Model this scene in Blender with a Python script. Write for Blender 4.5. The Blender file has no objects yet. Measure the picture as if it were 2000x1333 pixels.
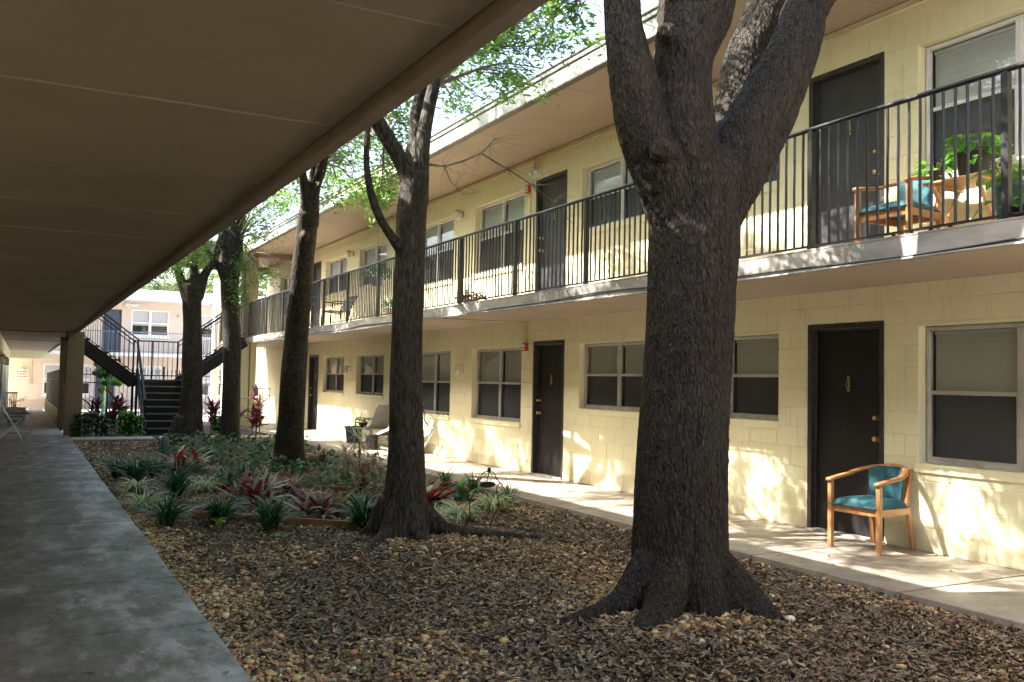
import bpy, math, random
import numpy as np
from mathutils import Vector, Matrix, noise as mnoise

SC = bpy.context.scene
COL = SC.collection
rnd = random.Random(7)
nr = np.random.default_rng(11)
PI = math.pi

# ------------------------------------------------------------------ camera
EYE = 1.45
R = np.array([[0.88058, 0.038061, 0.472367], [-0.473511, 0.030398, 0.880263], [0.019145, -0.998813, 0.04479]])
FOC = 1780.94
cam_d = bpy.data.cameras.new('camera'); cam = bpy.data.objects.new('camera', cam_d); COL.objects.link(cam)
cam_d.sensor_width = 36; cam_d.lens = 36 * FOC / 2000; cam_d.clip_end = 2000; cam_d.clip_start = 0.05
right, up, back = R[:, 0], -R[:, 1], -R[:, 2]
cam.matrix_world = Matrix([[right[0], up[0], back[0], 0], [right[1], up[1], back[1], 0], [right[2], up[2], back[2], EYE], [0, 0, 0, 1]])
SC.camera = cam

# ------------------------------------------------------------------ light
SUN = Vector((1.0, -0.42, -1.10)).normalized()
w = bpy.data.worlds.new('World'); SC.world = w; w.use_nodes = True
nt = w.node_tree
sky = nt.nodes.new('ShaderNodeTexSky'); sky.sky_type = 'NISHITA'; sky.sun_disc = False
sky.sun_elevation = math.asin(-SUN.z); sky.sun_rotation = math.atan2(-SUN.x, -SUN.y)
sky.air_density = 1.0; sky.dust_density = 4.0; sky.ozone_density = 0.8
nt.links.new(sky.outputs[0], nt.nodes['Background'].inputs[0])
nt.nodes['Background'].inputs[1].default_value = 0.15
sl = bpy.data.lights.new('sun', 'SUN'); so = bpy.data.objects.new('sun', sl); COL.objects.link(so)
sl.energy = 5.0; sl.angle = math.radians(0.53); sl.color = (1.0, 0.95, 0.87)
so.rotation_euler = SUN.to_track_quat('-Z', 'Y').to_euler(); so.location = (0, 0, 20)
SC.view_settings.view_transform = 'Standard'; SC.view_settings.look = 'None'
SC.view_settings.exposure = 2.6; SC.view_settings.gamma = 1; SC.view_settings.use_curve_mapping = False

# ------------------------------------------------------------------ helpers
def P(x, y, Y):
    """point on the plane Y = const seen at photo pixel x, y"""
    d = R @ np.array([x - 1000, y - 666.5, FOC]); t = Y / d[1]
    return Vector((d[0] * t, Y, EYE + d[2] * t))
def PR(x, y, Y, rpx):
    d = R @ np.array([x - 1000, y - 666.5, FOC]); t = Y / d[1]
    return (Vector((d[0] * t, Y, EYE + d[2] * t)), rpx * t)

def mesh_np(name, V, F, mat=None, smooth=False, tint=None):
    V = np.asarray(V, dtype=np.float32); F = np.asarray(F, dtype=np.int32)
    me = bpy.data.meshes.new(name); k = F.shape[1]
    me.vertices.add(len(V)); me.vertices.foreach_set('co', V.ravel())
    me.loops.add(F.size); me.loops.foreach_set('vertex_index', F.ravel())
    me.polygons.add(len(F)); me.polygons.foreach_set('loop_start', np.arange(0, F.size, k, dtype=np.int32))
    me.polygons.foreach_set('loop_total', np.full(len(F), k, dtype=np.int32))
    if smooth: me.polygons.foreach_set('use_smooth', np.ones(len(F), dtype=bool))
    if tint is not None:
        a = me.color_attributes.new('tint', 'FLOAT_COLOR', 'POINT')
        a.data.foreach_set('color', np.asarray(tint, dtype=np.float32).ravel())
    me.update(calc_edges=True)
    if mat: me.materials.append(mat)
    return me

def wpos(o):
    v = Vector((0, 0, 0))
    while o is not None:
        v = v + o.location; o = o.parent
    return v

def link(name, me, parent=None, loc=(0, 0, 0)):
    o = bpy.data.objects.new(name, me); COL.objects.link(o)
    if parent is not None: o.parent = parent
    o.location = loc
    return o

def tag(o, label=None, cat=None, group=None, kind=None):
    if label: o['label'] = label
    if cat: o['category'] = cat
    if group: o['group'] = group
    if kind: o['kind'] = kind
    return o

def thing(name, label, cat, loc=(0, 0, 0), rz=0, group=None):
    o = bpy.data.objects.new(name, None); COL.objects.link(o)
    o.location = loc; o.rotation_euler = (0, 0, rz); o.empty_display_size = 0.1
    return tag(o, label, cat, group)

class MB:
    """collects shapes; build() links them as ONE mesh object"""
    def __init__(s): s.v = []; s.f = []
    def add(s, vs, fs):
        b = len(s.v); s.v.extend([tuple(v) for v in vs]); s.f.extend([tuple(i + b for i in f) for f in fs]); return s
    def box(s, x0, x1, y0, y1, z0, z1):
        vs = [(x0, y0, z0), (x1, y0, z0), (x1, y1, z0), (x0, y1, z0), (x0, y0, z1), (x1, y0, z1), (x1, y1, z1), (x0, y1, z1)]
        return s.add(vs, [(0, 3, 2, 1), (4, 5, 6, 7), (0, 1, 5, 4), (1, 2, 6, 5), (2, 3, 7, 6), (3, 0, 4, 7)])
    def bar(s, a, b, w, h, upv=(0, 0, 1)):
        a = Vector(a); b = Vector(b); d = (b - a).normalized(); u = Vector(upv)
        sx = d.cross(u)
        if sx.length < 1e-4: sx = d.cross(Vector((1, 0, 0)))
        sx.normalize(); u = sx.cross(d).normalized()
        vs = []
        for p in (a, b):
            for (i, j) in ((-1, -1), (1, -1), (1, 1), (-1, 1)):
                vs.append(p + sx * (w / 2 * i) + u * (h / 2 * j))
        return s.add(vs, [(0, 1, 2, 3), (7, 6, 5, 4), (0, 4, 5, 1), (1, 5, 6, 2), (2, 6, 7, 3), (3, 7, 4, 0)])
    def tube(s, pts, r, n=8, cap=True):
        pts = [Vector(p) for p in pts]
        rs = r if isinstance(r, (list, tuple)) else [r] * len(pts)
        vs = []; prev = None
        for i, p in enumerate(pts):
            d = (pts[min(i + 1, len(pts) - 1)] - pts[max(i - 1, 0)])
            if d.length < 1e-9: d = Vector((0, 0, 1))
            d.normalize()
            if prev is None:
                a = d.cross(Vector((0, 0, 1)))
                if a.length < 1e-3: a = d.cross(Vector((1, 0, 0)))
            else:
                a = prev - d * prev.dot(d)
            a.normalize(); prev = a; b = d.cross(a)
            for k in range(n):
                t = 2 * PI * k / n
                vs.append(p + (a * math.cos(t) + b * math.sin(t)) * rs[i])
        fs = []
        for i in range(len(pts) - 1):
            for k in range(n):
                fs.append((i * n + k, i * n + (k + 1) % n, (i + 1) * n + (k + 1) % n, (i + 1) * n + k))
        if cap:
            fs.append(tuple(range(n - 1, -1, -1))); fs.append(tuple((len(pts) - 1) * n + k for k in range(n)))
        return s.add(vs, fs)
    def lathe(s, prof, c=(0, 0, 0), n=20, sx=1, sy=1):
        vs = []
        for (r, z) in prof:
            for k in range(n):
                t = 2 * PI * k / n
                vs.append((c[0] + r * sx * math.cos(t), c[1] + r * sy * math.sin(t), c[2] + z))
        fs = [(i * n + k, i * n + (k + 1) % n, (i + 1) * n + (k + 1) % n, (i + 1) * n + k) for i in range(len(prof) - 1) for k in range(n)]
        fs.append(tuple(range(n - 1, -1, -1))); fs.append(tuple((len(prof) - 1) * n + k for k in range(n)))
        return s.add(vs, fs)
    def prism(s, poly, axis, a, b):
        """poly in the two other axes, extruded along axis from a to b"""
        def mk(u, v, t):
            return {'x': (t, u, v), 'y': (u, t, v), 'z': (u, v, t)}[axis]
        n = len(poly)
        vs = [mk(u, v, a) for u, v in poly] + [mk(u, v, b) for u, v in poly]
        fs = [tuple(range(n)), tuple(range(2 * n - 1, n - 1, -1))] + [(i, i + n, (i + 1) % n + n, (i + 1) % n) for i in range(n)]
        return s.add(vs, fs)
    def mesh(s, name, mat, smooth=False, off=(0, 0, 0)):
        me = bpy.data.meshes.new(name)
        me.from_pydata([(v[0] - off[0], v[1] - off[1], v[2] - off[2]) for v in s.v], [], s.f)
        if mat: me.materials.append(mat)
        if smooth: me.polygons.foreach_set('use_smooth', [True] * len(me.polygons))
        me.update(); return me
    def build(s, name, mat, parent=None, smooth=False, world=True):
        off = wpos(parent) if (parent is not None and world) else (0, 0, 0)
        return link(name, s.mesh(name, mat, smooth, off), parent)
def fixn(o):
    import bmesh
    bm = bmesh.new(); bm.from_mesh(o.data); bmesh.ops.recalc_face_normals(bm, faces=bm.faces); bm.to_mesh(o.data); bm.free(); return o
def bevel(o, w=0.004, seg=2):
    m = o.modifiers.new('bevel', 'BEVEL'); m.width = w; m.segments = seg; m.limit_method = 'ANGLE'; m.angle_limit = math.radians(40); return o
def struct(name, mb, m, smooth=False):
    o = mb.build(name, m, None, smooth); o['kind'] = 'structure'; return o

# ------------------------------------------------------------------ materials
def new_mat(name):
    m = bpy.data.materials.new(name); m.use_nodes = True
    return m, m.node_tree, m.node_tree.nodes['Principled BSDF']
def ramp(nt, fac, stops):
    r = nt.nodes.new('ShaderNodeValToRGB'); e = r.color_ramp.elements
    while len(e) < len(stops): e.new(0.5)
    for i, (p, c) in enumerate(stops):
        e[i].position = p; e[i].color = (*c, 1) if len(c) == 3 else c
    nt.links.new(fac, r.inputs[0]); return r.outputs[0]
def coord(nt, scale=(1, 1, 1), kind='Object', distort=0):
    t = nt.nodes.new('ShaderNodeTexCoord'); mp = nt.nodes.new('ShaderNodeMapping'); mp.inputs['Scale'].default_value = scale
    nt.links.new(t.outputs[kind], mp.inputs[0]); return mp.outputs[0]
def world_coord(nt, scale=(1, 1, 1)):
    t = nt.nodes.new('ShaderNodeNewGeometry'); mp = nt.nodes.new('ShaderNodeMapping'); mp.inputs['Scale'].default_value = scale
    nt.links.new(t.outputs['Position'], mp.inputs[0]); return mp.outputs[0]
def noisetex(nt, vec, scale, detail=5, rough=0.55, dist=0):
    n = nt.nodes.new('ShaderNodeTexNoise'); n.inputs['Scale'].default_value = scale; n.inputs['Detail'].default_value = detail
    n.inputs['Roughness'].default_value = rough; n.inputs['Distortion'].default_value = dist
    nt.links.new(vec, n.inputs['Vector']); return n.outputs['Fac']
def mixc(nt, fac, a, b, mode='MIX'):
    m = nt.nodes.new('ShaderNodeMix'); m.data_type = 'RGBA'; m.blend_type = mode
    if isinstance(fac, (int, float)): m.inputs[0].default_value = fac
    else: nt.links.new(fac, m.inputs[0])
    for i, v in ((6, a), (7, b)):
        if isinstance(v, tuple): m.inputs[i].default_value = (*v[:3], 1)
        else: nt.links.new(v, m.inputs[i])
    return m.outputs[2]
def bump(nt, b, h, strength, dist):
    n = nt.nodes.new('ShaderNodeBump'); n.inputs['Strength'].default_value = strength; n.inputs['Distance'].default_value = dist
    nt.links.new(h, n.inputs['Height']); nt.links.new(n.outputs[0], b.inputs['Normal']); return n
def pm(name, c1, c2=None, scale=3, rough=0.6, bstr=0.2, bdist=0.003, bscale=60, stretch=(1, 1, 1), metal=0, lo=0.35, hi=0.7, spec=0.5, rough2=None):
    m, nt, b = new_mat(name)
    v = world_coord(nt, stretch)
    n = noisetex(nt, v, scale)
    c2 = c2 or tuple(x * 0.8 for x in c1)
    nt.links.new(ramp(nt, n, [(lo, c1), (hi, c2)]), b.inputs['Base Color'])
    b.inputs['Roughness'].default_value = rough; b.inputs['Metallic'].default_value = metal; b.inputs['Specular IOR Level'].default_value = spec
    if rough2 is not None:
        n2 = noisetex(nt, v, scale * 1.7)
        nt.links.new(ramp(nt, n2, [(0.35, (rough,) * 3), (0.65, (rough2,) * 3)]), b.inputs['Roughness'])
    if bstr:
        bump(nt, b, noisetex(nt, world_coord(nt), bscale, 4), bstr, bdist)
    return m
M = {}
def painted_wall(name, c, dirt, band=None):
    m, nt, b = new_mat(name)
    v = world_coord(nt)
    n = noisetex(nt, v, 1.3, 6, 0.6)
    base = ramp(nt, n, [(0.3, tuple(x * 0.93 for x in c)), (0.7, c)])
    # rain streaks and scuffs
    st = noisetex(nt, world_coord(nt, (6, 6, 0.7)), 3.0, 5, 0.65)
    sm = ramp(nt, st, [(0.55, (0, 0, 0)), (0.78, (0.5, 0.5, 0.5))])
    col = mixc(nt, sm, base, dirt)
    # splash dirt near the ground
    sp = nt.nodes.new('ShaderNodeSeparateXYZ'); nt.links.new(v, sp.inputs[0])
    a = nt.nodes.new('ShaderNodeMath'); a.operation = 'MULTIPLY_ADD'; nt.links.new(n, a.inputs[0]); a.inputs[1].default_value = -0.35
    nt.links.new(sp.outputs[2], a.inputs[2])
    gm = ramp(nt, a.outputs[0], [(0.0, (0.6, 0.6, 0.6)), (0.05, (0, 0, 0))])
    col = mixc(nt, gm, col, dirt)
    nt.links.new(col, b.inputs['Base Color']); b.inputs['Roughness'].default_value = 0.62; b.inputs['Specular IOR Level'].default_value = 0.3
    bump(nt, b, noisetex(nt, v, 55, 5, 0.6), 0.22, 0.003)
    return m
M['cream'] = painted_wall('cream_block_paint', (0.82, 0.762, 0.50), (0.50, 0.42, 0.27))
M['cream_trim'] = pm('cream_trim', (0.80, 0.71, 0.43), (0.68, 0.58, 0.34), 6, 0.6)
M['tanwall'] = painted_wall('tan_block_paint', (0.66, 0.545, 0.44), (0.42, 0.31, 0.24))
M['white'] = pm('white_paint', (0.80, 0.79, 0.76), (0.68, 0.67, 0.63), 4, 0.5)
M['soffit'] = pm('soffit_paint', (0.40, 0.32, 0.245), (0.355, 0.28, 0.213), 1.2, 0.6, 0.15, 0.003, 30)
M['soffit_shaded'] = pm('shaded_soffit_paint', (0.205, 0.158, 0.106), (0.175, 0.134, 0.09), 0.9, 0.55, 0.2, 0.004, 25, rough2=0.7)  # same paint as the soffit, the covered walk's shade put into its colour
_m = M['soffit_shaded']; _nt = _m.node_tree; _b = _nt.nodes['Principled BSDF']; _src = _b.inputs['Base Color'].links[0].from_socket
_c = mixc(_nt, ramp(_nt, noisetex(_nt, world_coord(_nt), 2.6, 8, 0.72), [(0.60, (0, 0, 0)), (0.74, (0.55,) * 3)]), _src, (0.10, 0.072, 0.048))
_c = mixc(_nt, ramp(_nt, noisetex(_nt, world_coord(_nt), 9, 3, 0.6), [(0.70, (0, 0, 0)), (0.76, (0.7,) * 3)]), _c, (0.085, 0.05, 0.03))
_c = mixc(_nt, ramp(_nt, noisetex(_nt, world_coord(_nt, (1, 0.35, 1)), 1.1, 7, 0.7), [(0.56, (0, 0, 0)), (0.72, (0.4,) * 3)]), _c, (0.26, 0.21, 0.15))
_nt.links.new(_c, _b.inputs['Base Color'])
M['lip'] = pm('slab_lip_paint', (0.17, 0.122, 0.082), (0.12, 0.088, 0.06), 3, 0.6, 0.5, 0.006, 14)
M['brown'] = pm('brown_column_paint', (0.225, 0.165, 0.11), (0.19, 0.14, 0.095), 2, 0.6, 0.3, 0.004, 40)
M['slab_edge'] = pm('grey_slab_edge', (0.34, 0.32, 0.29), (0.22, 0.20, 0.175), 3.2, 0.6, 0.4, 0.005, 25, stretch=(1, 1, 3))
M['fascia'] = pm('weathered_fascia', (0.46, 0.46, 0.41), (0.24, 0.28, 0.24), 2.2, 0.5, 0.2, 0.004, 20, stretch=(1, 1.6, .6))
M['black_trim'] = pm('dark_metal_edge', (0.05, 0.045, 0.04), (0.10, 0.08, 0.06), 6, 0.5)
M['door'] = pm('dark_brown_door_paint', (0.009, 0.007, 0.007), (0.015, 0.012, 0.011), 3, 0.5, 0.2, 0.002, 30, rough2=0.6, spec=0.3)
M['door2'] = pm('charcoal_door_paint', (0.022, 0.022, 0.025), (0.036, 0.036, 0.041), 4, 0.42, 0.3, 0.002, 18, rough2=0.5)
M['door_frame'] = pm('door_frame_paint', (0.022, 0.019, 0.018), (0.05, 0.04, 0.035), 9, 0.45, 0.4, 0.003, 30)
M['chip'] = pm('chipped_cream_paint', (0.66, 0.60, 0.42), None, 8, 0.7)
M['alu'] = pm('grey_aluminium', (0.52, 0.50, 0.46), (0.40, 0.38, 0.35), 8, 0.42, 0.1, metal=0.25)
M['whitefr'] = pm('white_window_frame', (0.74, 0.73, 0.71), (0.62, 0.61, 0.58), 6, 0.42, 0.1)
M['blind'] = pm('blind_slats', (0.82, 0.82, 0.80), (0.76, 0.75, 0.73), 2, 0.5, 0)
M['dark'] = pm('dark_room', (0.03, 0.028, 0.026), None, 2, 0.9, 0)  # darkness of the unlit rooms put into the colour
M['blackmetal'] = pm('black_rail_paint', (0.010, 0.011, 0.012), (0.018, 0.018, 0.02), 12, 0.30, 0.3, 0.002, 35, rough2=0.45)
M['stairmetal'] = pm('stair_steel', (0.008, 0.008, 0.009), (0.014, 0.014, 0.014), 5, 0.5, 0.2, spec=0.3)
M['nosing'] = pm('worn_nosing', (0.20, 0.21, 0.22), (0.12, 0.12, 0.13), 9, 0.5)
M['brass'] = pm('brass', (0.62, 0.45, 0.18), None, 20, 0.3, 0, metal=1)
M['chrome'] = pm('chrome', (0.66, 0.66, 0.66), None, 20, 0.2, 0, metal=1)
M['red'] = pm('alarm_red', (0.50, 0.03, 0.025), None, 20, 0.35, 0)
M['lampwhite'] = pm('lamp_white', (0.75, 0.74, 0.7), None, 20, 0.3, 0)
M['lampglass'] = pm('frosted_jar', (0.70, 0.68, 0.60), (0.6, 0.58, 0.5), 20, 0.15, 0)
M['pipe'] = pm('painted_conduit', (0.70, 0.62, 0.42), (0.55, 0.44, 0.28), 5, 0.5)
M['tanpipe'] = pm('tan_conduit', (0.45, 0.33, 0.24), None, 5, 0.5)
M['cable'] = pm('black_cable', (0.02, 0.02, 0.02), None, 5, 0.5)
M['blackplastic'] = pm('black_plastic', (0.02, 0.02, 0.022), (0.035, 0.035, 0.035), 6, 0.38)
M['blueplastic'] = pm('slate_blue_plastic', (0.05, 0.07, 0.12), (0.08, 0.10, 0.15), 6, 0.35)
M['teal'] = pm('teal_fabric', (0.012, 0.075, 0.098), (0.018, 0.10, 0.125), 8, 0.75, 0.4, 0.002, 260)
M['sling'] = pm('grey_sling', (0.26, 0.24, 0.21), (0.22, 0.20, 0.18), 8, 0.8, 0.4, 0.002, 260)
M['bronzetube'] = pm('taupe_tube', (0.22, 0.19, 0.15), None, 8, 0.4)
M['silvertube'] = pm('silver_tube', (0.55, 0.56, 0.58), None, 8, 0.35, metal=0.6)
M['terracotta'] = pm('terracotta', (0.45, 0.19, 0.09), (0.36, 0.15, 0.08), 8, 0.8)
M['stone'] = pm('pale_stone', (0.42, 0.38, 0.31), (0.28, 0.24, 0.19), 12, 0.8)
def wood(name, a, b, stretch):
    m, nt, p = new_mat(name)
    v = coord(nt, stretch); n = noisetex(nt, v, 6, 6, 0.6, 0.6)
    nt.links.new(ramp(nt, n, [(0.3, a), (0.7, b)]), p.inputs['Base Color']); p.inputs['Roughness'].default_value = 0.38
    bump(nt, p, n, 0.15, 0.002); return m
M['chairwood'] = wood('orange_varnished_wood', (0.44, 0.215, 0.085), (0.32, 0.14, 0.05), (6, 6, 1.5))
M['tablewood'] = wood('pale_table_wood', (0.62, 0.36, 0.15), (0.46, 0.24, 0.09), (1.5, 8, 8))
M['bedboard'] = wood('bed_edging_board', (0.30, 0.13, 0.05), (0.17, 0.07, 0.03), (1.2, 1.2, 14))

def glass_mat(name, tint, refl=1.0):
    m = bpy.data.materials.new(name); m.use_nodes = True; nt = m.node_tree; nt.nodes.clear()
    o = nt.nodes.new('ShaderNodeOutputMaterial'); mx = nt.nodes.new('ShaderNodeMixShader')
    tr = nt.nodes.new('ShaderNodeBsdfTransparent'); tr.inputs[0].default_value = (*tint, 1)
    gl = nt.nodes.new('ShaderNodeBsdfGlossy'); gl.inputs['Roughness'].default_value = 0.012; gl.inputs[0].default_value = (0.95, 0.97, 1, 1)
    fr = nt.nodes.new('ShaderNodeFresnel'); fr.inputs[0].default_value = 1.5
    bm = nt.nodes.new('ShaderNodeBump'); bm.inputs['Strength'].default_value = 0.10; bm.inputs['Distance'].default_value = 0.02
    g = nt.nodes.new('ShaderNodeNewGeometry'); n = nt.nodes.new('ShaderNodeTexNoise'); n.inputs['Scale'].default_value = 1.4
    nt.links.new(g.outputs['Position'], n.inputs['Vector']); nt.links.new(n.outputs['Fac'], bm.inputs['Height']); nt.links.new(bm.outputs[0], gl.inputs['Normal'])
    mu = nt.nodes.new('ShaderNodeMath'); mu.operation = 'MULTIPLY'; mu.inputs[1].default_value = 0.8; nt.links.new(fr.outputs[0], mu.inputs[0])
    nt.links.new(mu.outputs[0], mx.inputs[0]); nt.links.new(tr.outputs[0], mx.inputs[1]); nt.links.new(gl.outputs[0], mx.inputs[2])
    nt.links.new(mx.outputs[0], o.inputs[0]); return m
M['glass'] = glass_mat('window_glass', (0.93, 0.94, 0.94))
def screen_mat():
    m = bpy.data.materials.new('insect_screen'); m.use_nodes = True; nt = m.node_tree; nt.nodes.clear()
    o = nt.nodes.new('ShaderNodeOutputMaterial'); mx = nt.nodes.new('ShaderNodeMixShader'); mx.inputs[0].default_value = 0.62
    tr = nt.nodes.new('ShaderNodeBsdfTransparent'); df = nt.nodes.new('ShaderNodeBsdfDiffuse'); df.inputs[0].default_value = (0.04, 0.042, 0.05, 1)
    nt.links.new(tr.outputs[0], mx.inputs[1]); nt.links.new(df.outputs[0], mx.inputs[2]); nt.links.new(mx.outputs[0], o.inputs[0]); return m
M['screen'] = screen_mat()

def leaf_mat(name, c1, c2, trans=0.35, rough=0.4, c3=None):
    m, nt, b = new_mat(name)
    a = nt.nodes.new('ShaderNodeAttribute'); a.attribute_name = 'tint'
    st = [(0.0, c1), (0.6, c2)] + ([(1.0, c3)] if c3 else [])
    sep = nt.nodes.new('ShaderNodeSeparateColor'); nt.links.new(a.outputs['Color'], sep.inputs[0])
    col = ramp(nt, sep.outputs[0], st)
    nt.links.new(col, b.inputs['Base Color']); b.inputs['Roughness'].default_value = rough
    out = nt.nodes['Material Output']; mx = nt.nodes.new('ShaderNodeMixShader'); tl = nt.nodes.new('ShaderNodeBsdfTranslucent')
    nt.links.new(mixc(nt, 0.5, col, tuple(min(1, x * 2.0) for x in c2), 'MIX'), tl.inputs[0]); mx.inputs[0].default_value = trans
    nt.links.new(b.outputs[0], mx.inputs[1]); nt.links.new(tl.outputs[0], mx.inputs[2]); nt.links.new(mx.outputs[0], out.inputs[0])
    return m
M['leaf'] = leaf_mat('oak_leaf', (0.055, 0.115, 0.028), (0.12, 0.22, 0.04), 0.6, 0.35, (0.24, 0.34, 0.07))
M['farleaf'] = leaf_mat('far_leaf', (0.05, 0.09, 0.03), (0.10, 0.15, 0.05), 0.4, 0.5, (0.13, 0.18, 0.06))
M['liriope'] = leaf_mat('dark_strap_leaf', (0.014, 0.06, 0.02), (0.035, 0.11, 0.032), 0.25, 0.3, (0.07, 0.17, 0.055))
M['varieg'] = leaf_mat('pale_striped_leaf', (0.16, 0.24, 0.09), (0.46, 0.50, 0.27), 0.25, 0.4, (0.62, 0.62, 0.40))
M['fern'] = leaf_mat('lobed_green_leaf', (0.02, 0.055, 0.015), (0.04, 0.10, 0.022), 0.25, 0.5, (0.075, 0.15, 0.035))
M['bright'] = leaf_mat('bright_green_leaf', (0.04, 0.16, 0.02), (0.10, 0.30, 0.03), 0.4, 0.35, (0.22, 0.42, 0.06))
M['redleaf'] = leaf_mat('red_cordyline_leaf', (0.05, 0.012, 0.014), (0.24, 0.025, 0.035), 0.25, 0.35, (0.40, 0.07, 0.08))
M['creamleaf'] = leaf_mat('cream_striped_leaf', (0.10, 0.16, 0.09), (0.42, 0.40, 0.26), 0.25, 0.35, (0.52, 0.45, 0.32))
M['purple'] = leaf_mat('purple_cordyline_leaf', (0.03, 0.02, 0.022), (0.12, 0.03, 0.06), 0.3, 0.35, (0.25, 0.06, 0.12))
M['dryleaf'] = leaf_mat('dry_strap_leaf', (0.22, 0.12, 0.06), (0.38, 0.28, 0.15), 0.2, 0.6, (0.42, 0.36, 0.2))
M['mint'] = leaf_mat('silvery_leaf', (0.08, 0.17, 0.13), (0.20, 0.34, 0.26), 0.2, 0.4, (0.3, 0.42, 0.34))
M['yellowleaf'] = leaf_mat('lime_leaf', (0.20, 0.33, 0.05), (0.32, 0.48, 0.08), 0.35, 0.4)
M['stem'] = pm('plant_stem', (0.10, 0.13, 0.05), (0.16, 0.12, 0.06), 8, 0.6)

def bark(name, c1, c2, c3, vs, zs, dist, lich=0.0, strength=1.0):
    m, nt, b = new_mat(name)
    co = world_coord(nt)
    dn = nt.nodes.new('ShaderNodeTexNoise'); dn.inputs['Scale'].default_value = 3.0; dn.inputs['Detail'].default_value = 3
    nt.links.new(co, dn.inputs['Vector'])
    add = nt.nodes.new('ShaderNodeMix'); add.data_type = 'VECTOR'; add.inputs[0].default_value = 0.07
    nt.links.new(co, add.inputs[4]); nt.links.new(dn.outputs['Color'], add.inputs[5])
    mp = nt.nodes.new('ShaderNodeMapping'); mp.inputs['Scale'].default_value = (vs, vs, zs); nt.links.new(add.outputs[1], mp.inputs[0])
    vo = nt.nodes.new('ShaderNodeTexVoronoi'); vo.feature = 'DISTANCE_TO_EDGE'; vo.inputs['Scale'].default_value = 1
    nt.links.new(mp.outputs[0], vo.inputs['Vector'])
    rid = nt.nodes.new('ShaderNodeTexNoise'); rid.inputs['Scale'].default_value = 0.55; rid.inputs['Detail'].default_value = 4; rid.inputs['Roughness'].default_value = 0.6; rid.inputs['Distortion'].default_value = 0.8
    nt.links.new(mp.outputs[0], rid.inputs['Vector'])
    plate = ramp(nt, vo.outputs['Distance'], [(0.0, (0, 0, 0)), (0.30, (1, 1, 1))])
    rg = ramp(nt, rid.outputs['Fac'], [(0.38, (0, 0, 0)), (0.5, (1, 1, 1)), (0.62, (0, 0, 0))])
    fine = noisetex(nt, world_coord(nt, (1, 1, 0.4)), 60, 5, 0.7)
    h = mixc(nt, 0.22, mixc(nt, 0.45, plate, rg), fine)
    big = noisetex(nt, co, 1.6, 5, 0.6)
    c = ramp(nt, big, [(0.32, c1), (0.5, c2), (0.72, c3)])
    dark = mixc(nt, ramp(nt, h, [(0.22, (0.9,) * 3), (0.55, (0, 0, 0))]), c, tuple(x * 0.25 for x in c1))
    dark = mixc(nt, ramp(nt, h, [(0.62, (0, 0, 0)), (0.85, (0.5,) * 3)]), dark, tuple(x * 1.7 for x in c3))
    if lich:
        ln = noisetex(nt, world_coord(nt, (1, 1, 2.6)), 11, 6, 0.75)
        dark = mixc(nt, ramp(nt, ln, [(0.60, (0, 0, 0)), (0.72, (lich,) * 3)]), dark, (0.30, 0.31, 0.25))
    nt.links.new(dark, b.inputs['Base Color']); b.inputs['Roughness'].default_value = 0.72; b.inputs['Specular IOR Level'].default_value = 0.3
    bump(nt, b, h, strength, dist)
    return m
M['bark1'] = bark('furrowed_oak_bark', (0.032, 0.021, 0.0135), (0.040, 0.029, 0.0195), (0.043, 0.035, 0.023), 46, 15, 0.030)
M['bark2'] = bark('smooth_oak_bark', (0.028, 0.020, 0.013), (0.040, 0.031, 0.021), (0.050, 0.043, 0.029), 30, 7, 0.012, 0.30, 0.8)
M['twig'] = pm('grey_twig', (0.17, 0.14, 0.11), (0.11, 0.09, 0.07), 8, 0.8)
M['knot'] = pm('pale_branch_scar', (0.095, 0.068, 0.048), (0.06, 0.044, 0.032), 14, 0.85, 0.8, 0.01, 30)

def concrete(name, a, b, dark, stain, rlo, rhi, streak=(1.2, 6, 1)):
    m, nt, p = new_mat(name)
    v = world_coord(nt); vs = world_coord(nt, streak)
    n = noisetex(nt, vs, 1.6, 8, 0.68, 0.1)
    col = ramp(nt, n, [(0.30, dark), (0.48, a), (0.68, b)])
    s = noisetex(nt, vs, 1.1, 8, 0.74, 0.1)
    col = mixc(nt, ramp(nt, s, [(0.5, (0, 0, 0)), (0.68, (0.75,) * 3)]), col, stain)
    fine = noisetex(nt, v, 45, 5, 0.7)
    mid = noisetex(nt, world_coord(nt, (1.6, 1.0, 1)), 5, 7, 0.72)
    col = mixc(nt, ramp(nt, mid, [(0.36, (0.55,) * 3), (0.5, (0, 0, 0))]), col, dark)
    col = mixc(nt, ramp(nt, mid, [(0.56, (0, 0, 0)), (0.70, (0.6,) * 3)]), col, stain)
    col = mixc(nt, ramp(nt, fine, [(0.36, (0.5,) * 3), (0.5, (0, 0, 0))]), col, dark)
    nt.links.new(col, p.inputs['Base Color'])
    nt.links.new(ramp(nt, s, [(0.35, (rhi,) * 3), (0.65, (rlo,) * 3)]), p.inputs['Roughness'])
    bump(nt, p, mixc(nt, 0.6, n, fine), 0.18, 0.004)
    return m
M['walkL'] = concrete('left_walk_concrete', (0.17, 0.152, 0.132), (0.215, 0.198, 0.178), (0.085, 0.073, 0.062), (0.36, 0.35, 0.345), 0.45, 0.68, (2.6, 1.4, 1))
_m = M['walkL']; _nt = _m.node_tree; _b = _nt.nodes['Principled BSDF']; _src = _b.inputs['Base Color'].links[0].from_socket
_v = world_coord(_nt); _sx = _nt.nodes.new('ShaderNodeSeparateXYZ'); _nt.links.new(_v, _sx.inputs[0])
_n = noisetex(_nt, world_coord(_nt, (2.4, 0.9, 1)), 1.5, 9, 0.70, 0.05)
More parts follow.
